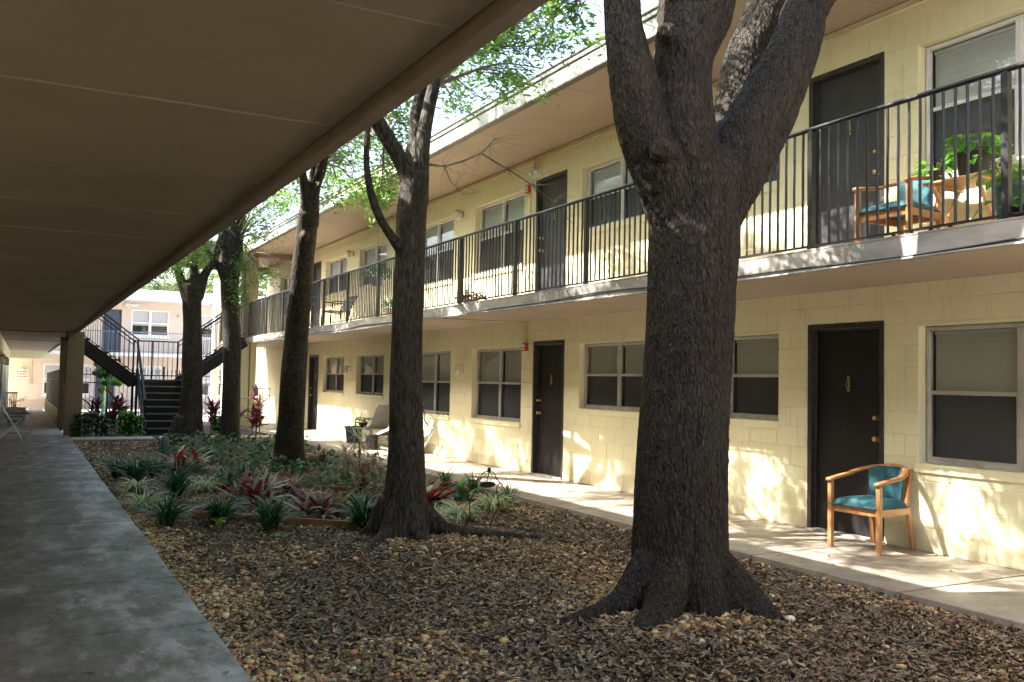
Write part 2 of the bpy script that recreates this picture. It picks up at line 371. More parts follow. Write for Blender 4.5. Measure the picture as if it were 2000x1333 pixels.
_ma = _nt.nodes.new('ShaderNodeMath'); _ma.operation = 'MULTIPLY_ADD'; _nt.links.new(_sx.outputs[0], _ma.inputs[0]); _ma.inputs[1].default_value = 0.10; _nt.links.new(_n, _ma.inputs[2])
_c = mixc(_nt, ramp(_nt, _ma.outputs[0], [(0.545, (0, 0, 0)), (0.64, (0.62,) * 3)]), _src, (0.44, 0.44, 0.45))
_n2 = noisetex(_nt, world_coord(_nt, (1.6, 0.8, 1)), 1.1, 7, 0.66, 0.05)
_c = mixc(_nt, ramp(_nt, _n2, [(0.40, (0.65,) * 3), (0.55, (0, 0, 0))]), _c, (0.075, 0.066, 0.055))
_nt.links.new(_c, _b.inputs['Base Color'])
M['walkR'] = concrete('right_walk_concrete', (0.30, 0.255, 0.20), (0.40, 0.35, 0.28), (0.17, 0.14, 0.11), (0.33, 0.29, 0.24), 0.38, 0.62, (2, 2, 1))
M['walkF'] = concrete('far_walk_concrete', (0.36, 0.32, 0.29), (0.45, 0.41, 0.38), (0.24, 0.21, 0.19), (0.40, 0.37, 0.36), 0.5, 0.7, (2, 2, 1))
def soil():
    m, nt, p = new_mat('leaf_litter_soil')
    v = world_coord(nt)
    vo = nt.nodes.new('ShaderNodeTexVoronoi'); vo.inputs['Scale'].default_value = 34; nt.links.new(v, vo.inputs['Vector'])
    sep = nt.nodes.new('ShaderNodeSeparateColor'); nt.links.new(vo.outputs['Color'], sep.inputs[0])
    c = ramp(nt, sep.outputs[0], [(0.0, (0.035, 0.024, 0.017)), (0.45, (0.10, 0.068, 0.045)), (0.8, (0.20, 0.14, 0.085)), (1.0, (0.34, 0.26, 0.16))])
    c = mixc(nt, ramp(nt, vo.outputs['Distance'], [(0.2, (0, 0, 0)), (0.6, (0.8,) * 3)]), c, (0.02, 0.015, 0.01))
    nt.links.new(c, p.inputs['Base Color']); p.inputs['Roughness'].default_value = 0.85
    bump(nt, p, vo.outputs['Distance'], 0.8, 0.02); return m
M['soil'] = soil()
def litter_mat(name, rough):
    m, nt, b = new_mat(name)
    a = nt.nodes.new('ShaderNodeAttribute'); a.attribute_name = 'tint'
    n = noisetex(nt, world_coord(nt), 90, 3)
    nt.links.new(mixc(nt, ramp(nt, n, [(0.3, (0.35,) * 3), (0.6, (0, 0, 0))]), a.outputs['Color'], (0.05, 0.035, 0.025)), b.inputs['Base Color'])
    b.inputs['Roughness'].default_value = rough; return m
M['pebble'] = litter_mat('river_pebble', 0.5)
M['litter'] = litter_mat('fallen_leaf', 0.55)
M['lot'] = concrete('sunlit_lot', (0.50, 0.46, 0.43), (0.56, 0.52, 0.49), (0.3, 0.26, 0.25), (0.48, 0.43, 0.42), 0.6, 0.8, (1, 1, 1))

# ------------------------------------------------------------------ ground
XW = 7.2      # face of the right wall
XS = 5.70     # edge of the right gallery slab
XR = 5.60     # edge of the right walkway
XL = 1.03     # edge of the left walkway
GZ = -0.06
mb = MB(); mb.add([(-300, -60, -0.40), (400, -60, -0.40), (400, 500, -0.40), (-300, 500, -0.40)], [(0, 1, 2, 3)])
struct('ground', mb, M['lot'])
def gh(x, y):
    h = 0.022 * mnoise.noise(Vector((x * 1.1, y * 1.1, 0))) + 0.010 * mnoise.noise(Vector((x * 4, y * 4, 3)))
    for (cx, cy, s, a) in ((3.95, 4.8, 0.75, 0.10), (3.22, 8.05, 0.55, 0.07), (3.84, 14.7, 0.6, 0.05)):
        h += a * math.exp(-((x - cx) ** 2 + (y - cy) ** 2) / (2 * s * s))
    h *= min(1, max(0, (x - XL) / 0.25)) * min(1, max(0, (XR - x) / 0.25))
    return GZ + h
nx, ny = 60, 260
V = []; F = []
for j in range(ny + 1):
    y = 1.0 + 22.0 * j / ny
    for i in range(nx + 1):
        x = XL - 0.02 + (XR - XL + 0.04) * i / nx
        V.append((x, y, gh(x, y)))
for j in range(ny):
    for i in range(nx):
        a = j * (nx + 1) + i; F.append((a, a + 1, a + nx + 2, a + nx + 1))
o = link('courtyard_soil', mesh_np('courtyard_soil', V, F, M['soil'], True)); o['kind'] = 'structure'
# planting strip between the cross walk and the stairs, and base under everything near
struct('planting_strip', MB().box(XL + 0.2, 8.5, 23.35, 31.5, -0.39, -0.055), M['soil'])

def paving(name, parent_mat, x0, x1, joints, z1, z0, label=None):
    root = bpy.data.objects.new(name, None); COL.objects.link(root); root['kind'] = 'structure'
    MB().box(x0 + 0.01, x1 - 0.01, joints[0], joints[-1], z0, z1 - 0.03).build('slab_bed', M['black_trim'], root)
    for a, b in zip(joints[:-1], joints[1:]):
        o = MB().box(x0, x1, a + 0.010, b - 0.010, z0 + 0.002, z1 + rnd.uniform(-0.002, 0.002)).build('paving_slab', parent_mat, root)
        bevel(o, 0.006, 2)
    return root
def fr(a, b, step, jit=0):
    r = [a]
    while r[-1] + step < b - step * 0.3: r.append(r[-1] + step + rnd.uniform(-jit, jit))
    r.append(b); return r
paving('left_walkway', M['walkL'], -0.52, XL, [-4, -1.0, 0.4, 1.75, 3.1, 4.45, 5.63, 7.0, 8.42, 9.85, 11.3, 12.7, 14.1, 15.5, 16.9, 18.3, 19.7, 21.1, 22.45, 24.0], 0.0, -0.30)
paving('right_walkway', M['walkR'], XR, XW + 0.1, [-4] + fr(-1.6, 31.4, 1.52, 0.02), 0.0, -0.30)
paving('cross_walkway', M['walkF'], XL + 0.006, XR - 0.006, [22.45, 23.35], -0.012, -0.30)  # its own long slab
# passage beyond the brown column, falling gently to the tan building
root = bpy.data.objects.new('far_passage', None); COL.objects.link(root); root['kind'] = 'structure'
for k in range(10):
    y0 = 24.0 + k * 2.45; y1 = y0 + 2.45
    z0 = -0.01 * (y0 - 24); z1 = -0.01 * (y1 - 24)
    MB().prism([(y0 + 0.006, z0), (y1 - 0.006, z1), (y1 - 0.006, z1 - 0.2), (y0 + 0.006, z0 - 0.2)], 'x', -0.52, 0.93).build('paving_slab', M['walkF'], root)

# ------------------------------------------------------------------ block walls
def subtract(rect, holes):
    out = [rect]
    for h in holes:
        nxt = []
        for r in out:
            a0, a1, b0, b1 = r; c0, c1, d0, d1 = h
            if c1 <= a0 or c0 >= a1 or d1 <= b0 or d0 >= b1: nxt.append(r); continue
            if c0 > a0: nxt.append((a0, c0, b0, b1))
            if c1 < a1: nxt.append((c1, a1, b0, b1))
            m0, m1 = max(a0, c0), min(a1, c1)
            if d0 > b0: nxt.append((m0, m1, b0, d0))
            if d1 < b1: nxt.append((m0, m1, d1, b1))
        out = nxt
    return [r for r in out if r[1] - r[0] > 0.012 and r[3] - r[2] > 0.012]
def block_mesh_data(w, h, d=0.0045, c=0.0035, g=0.0022):
    """chamfered face of one block; local: y along wall, z up, face at x = 0 looking to -x, recess to +x"""
    a0, a1, b0, b1 = g, w - g, g, h - g
    vs = [(d, a0, b0), (d, a1, b0), (d, a1, b1), (d, a0, b1), (0, a0 + c, b0 + c), (0, a1 - c, b0 + c), (0, a1 - c, b1 - c), (0, a0 + c, b1 - c)]
    fs = [(4, 7, 6, 5), (0, 4, 5, 1), (1, 5, 6, 2), (2, 6, 7, 3), (3, 7, 4, 0)]
    return vs, fs
def block_wall(parent, mat, y0, y1, z0, z1, holes, course=0.2055, blen=0.405, thick=0.2, near=None, xw=XW, flip=1, zoff=0.01):
    """flip=1 faces -x.  returns number of separate blocks"""
    cells = subtract((y0, y1, z0, z1), holes)
    core = MB()
    for r in cells:
        xa, xb = xw + 0.0045 * flip, xw + thick * flip
        core.box(min(xa, xb), max(xa, xb), r[0], r[1], r[2], r[3])
    wp = wpos(parent)
    core.build('wall', mat, parent)
    rest = MB(); cache = {}; n = 0
    k = 0; z = z0 + zoff
    zs = [z0]
    while z < z1 - 0.03:
        if z > z0 + 0.05: zs.append(z)
        z += course
    zs.append(z1)
    for k in range(len(zs) - 1):
        off = (blen / 2 if k % 2 else 0)
        y = y0 - off
        while y < y1:
            rect = (max(y, y0), min(y + blen, y1), zs[k], zs[k + 1])
            if rect[1] - rect[0] > 0.03:
                for r in subtract(rect, holes):
                    w_, h_ = round(r[1] - r[0], 4), round(r[3] - r[2], 4)
                    vs, fs = block_mesh_data(w_, h_)
                    dx = rnd.uniform(-0.0005, 0.0005)
                    if near and near(r) and w_ > 0.1 and h_ > 0.1:
                        key = (w_, h_)
                        if key not in cache:
                            me = bpy.data.meshes.new('block'); me.from_pydata([(v[0] * flip, v[1], v[2]) for v in vs], [], fs); me.materials.append(mat); cache[key] = me
                        link('block', cache[key], parent, (xw + dx - wp.x, r[0] - wp.y, r[2] - wp.z)); n += 1
                    else:
                        rest.add([(xw + dx + v[0] * flip, r[0] + v[1], r[2] + v[2]) for v in vs], fs)
            y += blen
    o = rest.build('far_blocks', mat, parent); o['kind'] = 'stuff'
    return n

WINS = [(3.75, 5.57, 'low'), (7.32, 9.06, 'high'), (9.55, 11.32, 'high'), (13.08, 14.93, 'low'), (15.88, 17.75, 'low'), (19.52, 21.42, 'high'), (22.40, 24.25, 'high')]
DOORS = [(5.95, 6.90), (11.74, 12.69), (24.66, 25.60)]
WZ = {'low': (0.76, 2.03), 'high': (1.055, 2.03)}
F2 = 2.60
holesL = [(a, b, *WZ[k]) for a, b, k in WINS] + [(a, b, 0, 2.10) for a, b in DOORS]
holesU = [(a, b, WZ[k][0] + F2, WZ[k][1] + F2) for a, b, k in WINS] + [(a, b, F2 - 0.03, 4.70) for a, b in DOORS] + [(27.85, 29.2, 3.36, 4.63)]

RB = thing('apartment_building', 'cream painted two-storey block apartment building with a long upper gallery, right of the courtyard', 'building', (XW, 4.0, 0))
n1 = block_wall(RB, M['cream'], -4, 31.0, 0.0, 2.44, holesL, near=lambda r: 4.3 < r[0] < 11.9)
n2 = block_wall(RB, M['cream'], -4, 31.0, 2.575, 5.10, holesU, near=lambda r: 4.4 < r[0] < 9.6, zoff=0.03)
print('separate blocks', n1 + n2)
# back and side walls, gallery slab, roof
MB().box(7.41, 13, 30.9, 31.0, 0, 5.1).box(12.9, 13, -4, 30.9, 0, 5.1).box(7.41, 13, -4.0, -3.9, 0, 5.1).build('rear_wall', M['cream'], RB)
MB().box(XS + 0.02, 13, -4, 31.0, 2.44, 2.573).build('gallery_slab', M['soffit'], RB)
MB().box(8.2, 8.22, -4, 30.8, 0.01, 2.43).box(8.2, 8.22, -4, 30.8, 2.6, 5.09).build('inner_partition', M['dark'], RB)
# slab edge band
o = MB().box(XS - 0.012, XS + 0.02, -4, 27.4, 2.415, 2.578).build('slab_edge_band', M['slab_edge'], RB)
o = MB().box(XS - 0.016, XS + 0.30, -4, 27.4, 2.579, 2.590).build('gallery_floor_coat', M['slab_edge'], RB)
# soffit sheets of the gallery and roof (sheet joints)
for z, x0, x1, y1, step in ((2.44, XS + 0.03, XW - 0.002, 27, 2.44), (5.10, XS + 0.05, XW - 0.002, 27, 1.22)):
    y = -3.9
    while y < y1:
        b = min(y + step, y1)
        o = MB().box(x0, x1, y + 0.004, b - 0.004, z - 0.010, z - 0.002).build('soffit_sheet', M['soffit'], RB)
        y += step
MB().box(XS, 13.2, -4, 31.2, 5.10, 5.30).build('roof', M['soffit'], RB)
# roof fascia: boards about 3 m long, drip edge and two dark lines on top
y = -4
while y < 31.2:
    b = min(y + 3.05, 31.2)
    bevel(MB().box(XS - 0.045, XS - 0.002, y + 0.003, b - 0.003, 5.085, 5.275).build('fascia_board', M['fascia'], RB), 0.004)
    y += 3.05
MB().box(XS - 0.055, XS + 0.05, -4, 31.2, 5.065, 5.084).build('drip_edge', M['black_trim'], RB)
MB().box(XS - 0.062, XS + 0.1, -4, 31.2, 5.276, 5.292).build('gravel_stop', M['black_trim'], RB)
MB().box(XS - 0.05, XS + 0.1, -4, 31.2, 5.293, 5.345).build('roof_edge', M['fascia'], RB)
MB().box(XS - 0.065, XS + 0.1, -4, 31.2, 5.346, 5.362).build('gravel_stop', M['black_trim'], RB)
# thin trim line where wall meets soffit
MB().box(XW - 0.02, XW - 0.001, -4, 26.9, 5.03, 5.085).build('crown_trim', M['cream_trim'], RB)
MB().box(XW - 0.024, XW - 0.001, -4, 26.9, 5.0862, 5.0885).build('crown_gap', M['black_trim'], RB)

BL_SLAT = {}
def make_window(parent, y0, y1, z0, z1, frm, flip=1, xw=XW, gap=0.012, half_open=0.0, cols=2, seed=0, depth=0.09, name='window'):
    """twin single-hung unit set back in the wall; sub-parts: glass panes, blinds, screens, sill"""
    rr = random.Random(seed)
    X = lambda d: xw + d * flip
    def bx(m, d0, d1, a, b, c, d): m.box(min(X(d0), X(d1)), max(X(d0), X(d1)), a, b, c, d)
    fr_ = MB(); t = 0.035
    ya, yb, za, zb = y0 + gap, y1 - gap, z0 + 0.03, z1 - 0.008
    zm = (za + zb) / 2 + 0.02
    bx(fr_, depth, depth + 0.055, ya, yb, zb - t, zb); bx(fr_, depth, depth + 0.055, ya, yb, za, za + t)
    bx(fr_, depth, depth + 0.055, ya, ya + t, za + t, zb - t); bx(fr_, depth, depth + 0.055, yb - t, yb, za + t, zb - t)
    edges = []
    wcol = (yb - ya) / cols
    for c in range(cols):
        a = ya + c * wcol + (t if c == 0 else 0.03); b = ya + (c + 1) * wcol - (t if c == cols - 1 else 0.03)
        edges.append((a, b))
        if c < cols - 1: bx(fr_, depth - 0.004, depth + 0.055, b, b + 0.06, za + t, zb - t)
    root = fr_.build(name, frm, parent); bevel(root, 0.003, 1)
    s = MB(); bx(s, -0.028, depth + 0.05, y0 - 0.02, y1 + 0.02, z0 - 0.055, z0 + 0.028)
    if flip == 1:
        fixn(bevel(s.build('sill', M['cream'] if xw > 5 and xw < 9 else M['white'], root), 0.006))
    for (a, b) in edges:
        sa = MB()
        bx(sa, depth + 0.006, depth + 0.03, a, b, zm - 0.018, zm + 0.018)
        bx(sa, depth + 0.010, depth + 0.028, a, a + 0.018, za + t, zm - 0.018); bx(sa, depth + 0.010, depth + 0.028, b - 0.018, b, za + t, zm - 0.018)
        bx(sa, depth + 0.010, depth + 0.028, a + 0.018, b - 0.018, za + t, za + t + 0.022)
        sa.build('sash', frm, root)
        g = MB(); g.add([(X(depth + 0.034), a, zm), (X(depth + 0.034), b, zm), (X(depth + 0.034), b, zb - t), (X(depth + 0.034), a, zb - t)], [(0, 3, 2, 1) if flip > 0 else (0, 1, 2, 3)])
        g.build('pane', M['glass'], root)
        g = MB(); g.add([(X(depth + 0.026), a + 0.018, za + t + 0.02), (X(depth + 0.026), b - 0.018, za + t + 0.02), (X(depth + 0.026), b - 0.018, zm - 0.018), (X(depth + 0.026), a + 0.018, zm - 0.018)], [(0, 3, 2, 1) if flip > 0 else (0, 1, 2, 3)])
        g.build('pane', M['glass'], root)
        g = MB(); g.add([(X(depth + 0.012), a + 0.018, za + t + 0.02), (X(depth + 0.012), b - 0.018, za + t + 0.02), (X(depth + 0.012), b - 0.018, zm - 0.018), (X(depth + 0.012), a + 0.018, zm - 0.018)], [(0, 1, 2, 3)])
        g.build('insect_screen', M['screen'], root)
        bl = MB(); z = zb - t - 0.03; zend = za + t + 0.01 + half_open * (zb - za); tilt = rr.uniform(0.0112, 0.0122)
        while z > zend:
            dz = rr.uniform(-0.0008, 0.0008)
            bl.add([(X(depth + 0.075), a + 0.008, z - tilt + dz), (X(depth + 0.075), b - 0.008, z - tilt + dz), (X(depth + 0.082), b - 0.008, z + tilt), (X(depth + 0.082), a + 0.008, z + tilt)], [(0, 1, 2, 3)])
            z -= 0.0228
        bx(bl, depth + 0.065, depth + 0.098, a + 0.004, b - 0.004, zb - t - 0.03, zb - t - 0.002)
        bx(bl, depth + 0.072, depth + 0.094, a + 0.008, b - 0.008, zend - 0.016, zend - 0.004)
        bl.build('blind', M['blind'], root)
        bk = MB(); bx(bk, depth + 0.13, depth + 0.14, a - 0.03, b + 0.03, za, zb); bk.build('dark_backing', M['dark'], root)  # near-black sheet stands in for the unlit room behind the blinds
    return root
def make_door(parent, y0, y1, z0, z1, mat, knob_side, seed=0, knocker=True, deep=0.07, flip=1, xw=XW):
    rr = random.Random(seed)
    X = lambda d: xw + d * flip
    def bx(m, d0, d1, a, b, c, d): return m.box(min(X(d0), X(d1)), max(X(d0), X(d1)), a, b, c, d)
    f = 0.052
    fm = MB()
    bx(fm, -0.004, 0.13, y0, y0 + f, z0, z1); bx(fm, -0.004, 0.13, y1 - f, y1, z0, z1); bx(fm, -0.004, 0.13, y0 + f, y1 - f, z1 - f, z1)
    bx(fm, deep - 0.02, 0.125, y0 + f, y0 + f + 0.014, z0, z1 - f); bx(fm, deep - 0.02, 0.125, y1 - f - 0.014, y1 - f, z0, z1 - f); bx(fm, deep - 0.02, 0.125, y0 + f + .014, y1 - f - .014, z1 - f - 0.014, z1 - f)
    lf = MB(); bx(lf, deep, 0.12, y0 + f + 0.016, y1 - f - 0.016, z0 + 0.02, z1 - f - 0.016)
    root = lf.build('door', mat, parent)
    fo = fm.build('door_frame', M['door_frame'], root); bevel(fo, 0.003, 1)
    th = MB(); bx(th, -0.05, 0.13, y0 - 0.02, y1 + 0.02, z0 - 0.02, z0 + 0.016); th.build('threshold', M['slab_edge'], root)
    ky = (y0 + f + 0.075) if knob_side < 0 else (y1 - f - 0.075)
    k = MB()
    for z, r in ((z0 + 0.97, 0.026), (z0 + 1.17, 0.021)):
        m2 = MB().lathe([(0.001, 0), (r * 1.1, 0.001), (r * 1.1, 0.006), (r * 0.5, 0.012), (r * 0.5, 0.03), (r, 0.038), (r * 1.05, 0.052), (r * 0.6, 0.062), (0.001, 0.063)], n=14)
        k.add([(X(deep) - v[2] * flip, ky + v[0], z + v[1]) for v in m2.v], m2.f)
    k.build('door_knob', M['brass'], root, True)
    if knocker:
        c = (y0 + y1) / 2; kn = MB(); zk = z0 + 1.52
        pts = [(X(deep - 0.014), c + 0.024 * math.sin(t), zk - 0.035 + 0.04 * math.cos(t)) for t in np.linspace(0, 2 * PI, 15)]
        kn.tube(pts, 0.004, 5, False)
        bx(kn, deep - 0.014, deep, c - 0.012, c + 0.012, zk + 0.0, zk + 0.055); bx(kn, deep - 0.010, deep, c - 0.018, c + 0.018, zk - 0.10, zk - 0.075)
        bx(kn, deep - 0.008, deep, c - 0.008, c + 0.008, zk - 0.078, zk)
        kn.build('door_knocker', M['brass'], root)
    # chipped paint flecks round the frame and hinges
    ch = MB()
    for _ in range(26):
        s_ = rr.choice((0, 1, 2)); L = rr.uniform(0.006, 0.03); W_ = rr.uniform(0.003, 0.009)
        if s_ == 0: a, z = y0 + rr.uniform(0, 0.01), rr.uniform(z0, z1 - .1)
        elif s_ == 1: a, z = y1 - rr.uniform(0.004, 0.014), rr.uniform(z0, z1 - .1)
        else: a, z = rr.uniform(y0 + .05, y1 - .05), z1 - rr.uniform(0.0, 0.015)
        if s_ == 2: L, W_ = W_, L
        pts = [(X(-0.0055), a + W_ * 0.5 * math.cos(t) * rr.uniform(.6, 1), z + L * 0.5 * math.sin(t) * rr.uniform(.6, 1)) for t in np.linspace(0, 2 * PI, 7)[:-1]]
        ch.add(pts, [tuple(range(6))])
    ch.build('paint_chips', M['chip'], root)
    return root
for i, (a, b, k) in enumerate(WINS):
    make_window(RB, a, b, WZ[k][0], WZ[k][1], M['alu'], seed=i)
    make_window(RB, a, b, WZ[k][0] + F2, WZ[k][1] + F2, M['whitefr'], seed=20 + i)
make_window(RB, 27.85, 29.2, 3.36, 4.63, M['whitefr'], seed=40)
for i, (a, b) in enumerate(DOORS):
    o = make_door(RB, a, b, 0.0, 2.10, M['door'], -1 if i == 0 else 1, seed=i)
    o = make_door(RB, a, b, 2.585, 4.70, M['door2'], -1 if i == 0 else 1, seed=10 + i)

# ------------------------------------------------------------------ left building (camera stands under its gallery)
LB = thing('left_apartment_building', 'two-storey building whose long tan gallery ceiling covers the walkway at the upper left', 'building', (-0.5, 4, 0))
LW = [(6.0, 7.4), (9.5, 11.0), (14, 15.5), (18.5, 20.0), (25.8, 27.2), (30, 31.5), (34.5, 36)]
holes = [(a, b, 0.8, 2.03) for a, b in LW] + [(12.3, 13.2, 0, 2.1), (28.4, 29.3, 0, 2.1)]
wl = MB()
for r in subtract((-4, 47.4, -0.25, 2.44), holes): wl.box(-0.7, -0.5, *r)
wl.box(-0.7, -0.5, -4, 47.4, 2.58, 5.10)
wl.box(-5, -0.7, -4, -3.9, -.3, 5.1).box(-5, -0.7, 47.3, 47.4, -.3, 5.1).box(-5.1, -5, -4, 47.4, -.3, 5.1)
wl.build('wall', M['cream'], LB)
for a, b in LW: make_window(LB, a, b, 0.8, 2.03, M['alu'], flip=-1, xw=-0.5, seed=int(a))
for a, b in ((12.3, 13.2), (28.4, 29.3)): make_door(LB, a, b, 0, 2.1, M['door'], 1, flip=-1, xw=-0.5)
MB().box(-5, 1.10, -4, 47.2, 2.452, 2.575).build('gallery_slab', M['soffit_shaded'], LB)
seams = [-4, -2.4, -1.3, 0.0, 1.18, 2.3, 3.45, 4.72, 5.85, 7.02, 8.25, 9.45, 10.7, 11.9, 13.1, 14.3, 15.5, 16.7, 17.9, 19.1, 20.3, 21.5, 22.7, 23.9]
for a, b in zip(seams[:-1], seams[1:]):
    o = MB().box(-0.499, 1.045, a + 0.005, b - 0.005, 2.438 + rnd.uniform(-0.002, 0.002), 2.4515).build('ceiling_sheet', M['soffit_shaded'], LB); bevel(o, 0.004, 1)
for k in range(9):
    a = 24.3 + k * 2.5; MB().box(-0.499, 1.045, a + 0.005, a + 2.495, 2.438, 2.4515).build('ceiling_sheet', M['soffit'], LB)  # lighter copy of the paint where sunlit ground brightens the ceiling
# battens along the sheet joints (slightly uneven beads of filler)
jb = MB()
for s_ in seams[2:-1]:
    pts = [(-0.499 + 1.54 * t, s_ + 0.004 * math.sin(t * 9 + s_), 2.4415 + 0.0015 * math.sin(t * 23 + s_ * 3)) for t in np.linspace(0, 1, 14)]
    MB().tube(pts, 0.0045, 5).build('joint_filler', M['soffit_shaded'], LB)
# lip along the edge, slightly irregular
lip = MB(); prof = []
ys = list(np.arange(-4, 47.2, 0.4)) + [47.2]
for i in range(len(ys) - 1):
    pass
vs = []; fs = []
for i, y in enumerate(ys):
    d = 0.006 * mnoise.noise(Vector((0, y * 1.3, 5)))
    for (x, z) in ((1.05, 2.452), (1.05, 2.405 + d), (1.062, 2.398 + d), (1.118 + d, 2.398 + d * .6), (1.128 + d, 2.41), (1.128 + d * .5, 2.60), (1.10, 2.60)): vs.append((x, y, z))
for i in range(len(ys) - 1):
    for k in range(6): fs.append((i * 7 + k, i * 7 + k + 1, (i + 1) * 7 + k + 1, (i + 1) * 7 + k))
fs.append(tuple(range(6, -1, -1)))
lip.add(vs, fs); fixn(lip.build('slab_edge_lip', M['lip'], LB))
MB().box(-5, 1.10, -4, 47.4, 5.10, 5.34).build('roof', M['fascia'], LB)
MB().box(-0.5, 1.12, 47.0, 47.2, 2.10, 2.437).build('end_beam', M['cream'], LB)
# columns of the left gallery
def column(label, x0, x1, y0, y1, z0, z1, mats, split=None, name='column', group=None):
    t = thing(name, label, 'column', ((x0 + x1) / 2, (y0 + y1) / 2, z0), group=group)
    if split:
        fixn(bevel(MB().box(x0, x1, y0, y1, z0, split).build('lower_shaft', mats[0], t), 0.008))
        fixn(bevel(MB().box(x0 + 0.003, x1 - 0.003, y0 + 0.003, y1 - 0.003, split, z1).build('upper_shaft', mats[1], t), 0.008))
    else:
        fixn(bevel(MB().box(x0, x1, y0, y1, z0, z1).build('shaft', mats[0], t), 0.008))
    return t
column('brown square column at the far end of the left walkway, beside the stairs', 0.93, 1.30, 24.0, 24.38, -0.06, 2.448, [M['brown']])
column('brown column behind the first one, at the start of the low fence wall', 0.92, 1.12, 27.9, 28.25, -0.1, 2.448, [M['brown']])
column('tall square column beside the stairs, cream below and brown above the gallery', 5.57, 5.99, 26.85, 27.25, -0.06, 4.95, [M['cream'], M['brown']], 2.43)
column('white sunlit post between the two stair-side trees', 5.93, 6.13, 33.2, 33.7, -0.3, 4.94, [M['white']])

# ------------------------------------------------------------------ stair hall roof (between the buildings)
SH = thing('stair_hall_roof', 'brown beams and pale roof spanning the stairs at the end of the courtyard', 'roof', (3.4, 29, 5.1))
MB().box(1.12, XS - 0.07, 27.0, 31.2, 5.12, 5.34).build('roof_slab', M['soffit'], SH)
fixn(bevel(MB().box(1.13, 7.19, 26.9, 27.2, 4.951, 5.085).build('beam', M['brown'], SH)))
fixn(bevel(MB().box(1.13, 7.19, 30.7, 31.0, 4.93, 5.085).build('beam', M['brown'], SH)))

# ------------------------------------------------------------------ upper gallery railing
def railing(label, xr, y0, y1, zf, posts, pitch=0.0961, name='gallery_railing', group=None):
    t = thing(name, label, 'railing', (xr, y0, zf), group=group)
    zt = zf + 1.015
    pts = [(xr, y, zt + 0.003 * math.sin(y * 1.7)) for y in np.arange(y0, y1 + 0.01, 0.5)]
    MB().tube(pts, 0.021, 8).build('top_rail', M['blackmetal'], t, True)
    MB().box(xr - 0.016, xr + 0.016, y0, y1, zf + 0.025, zf + 0.04).build('bottom_rail', M['blackmetal'], t)
    pmesh = MB().box(-0.024, 0.024, -0.024, 0.024, -0.10, 1.0).mesh('post', M['blackmetal'])
    for p in posts: link('post', pmesh, t, (0, p - y0, 0))
    meshes = []
    for k in range(6):
        m = MB(); zz = [0.03, 0.25, 0.5, 0.75, 1.0]
        j = [(rnd.uniform(-.0022, .0022), rnd.uniform(-.003, .003)) for _ in zz]
        m.tube([(a, b, z) for (a, b), z in zip(j, zz)], 0.0108, 6, False)
        meshes.append(m.mesh('baluster', M['blackmetal']))
    ps = sorted(posts)
    for a, b in zip(ps[:-1], ps[1:]):
        n = max(1, round((b - a) / pitch))
        for k in range(1, n): link('baluster', rnd.choice(meshes), t, (0, a + (b - a) * k / n - y0, 0))
    return t
railing('black metal railing with closely set balusters along the upper gallery of the cream building', XS + 0.04, 2.05, 26.8, 2.59,
        [2.05, 3.76, 5.47, 7.19, 8.91, 10.64, 12.37, 14.15, 15.95, 17.74, 19.4, 21.15, 22.9, 24.65, 26.78])
railing('short black railing on the gallery beyond the tall brown column', XS + 0.04, 27.3, 31.0, 2.59, [27.3, 29.1, 31.0])

# ------------------------------------------------------------------ stairs
ST = thing('stairs', 'black steel staircase that rises to a landing and splits left and right', 'stairs', (3.25, 24.4, -0.06))
N = 8; rise = (1.33 + 0.06) / N; run = 0.275; sx0, sx1 = 2.79, 3.86
yl = 24.45 + (N - 1) * run; zl = 1.33
for k in range(N):
    y = 24.45 + k * run; z = -0.06 + (k + 1) * rise
    y2 = y + run if k < N - 1 else yl + 1.1
    xa, xb = (sx0, sx1) if k < N - 1 else (sx0 - 0.03, sx1 + 0.03)
    if k < N - 1: MB().box(xa, xb, y, y2 + 0.02, z - 0.035, z).build('tread', M['stairmetal'], ST)
    else: MB().box(xa, xb, y, y2, z - 0.06, z).build('landing', M['stairmetal'], ST)
    MB().box(xa, xb, y - 0.012, y - 0.001, z - 0.022, z + 0.003).build('nosing', M['nosing'], ST)
    MB().box(xa, xb, y + 0.012, y + 0.02, z - rise + 0.001, z - 0.036 if k < N - 1 else z - 0.061).build('riser', M['stairmetal'], ST)
for sx in (sx0 - 0.03, sx1 + 0.03):
    MB().bar((sx, 24.32, 0.06), (sx, yl + 0.05, zl - 0.10), 0.04, 0.27).build('stringer', M['stairmetal'], ST)
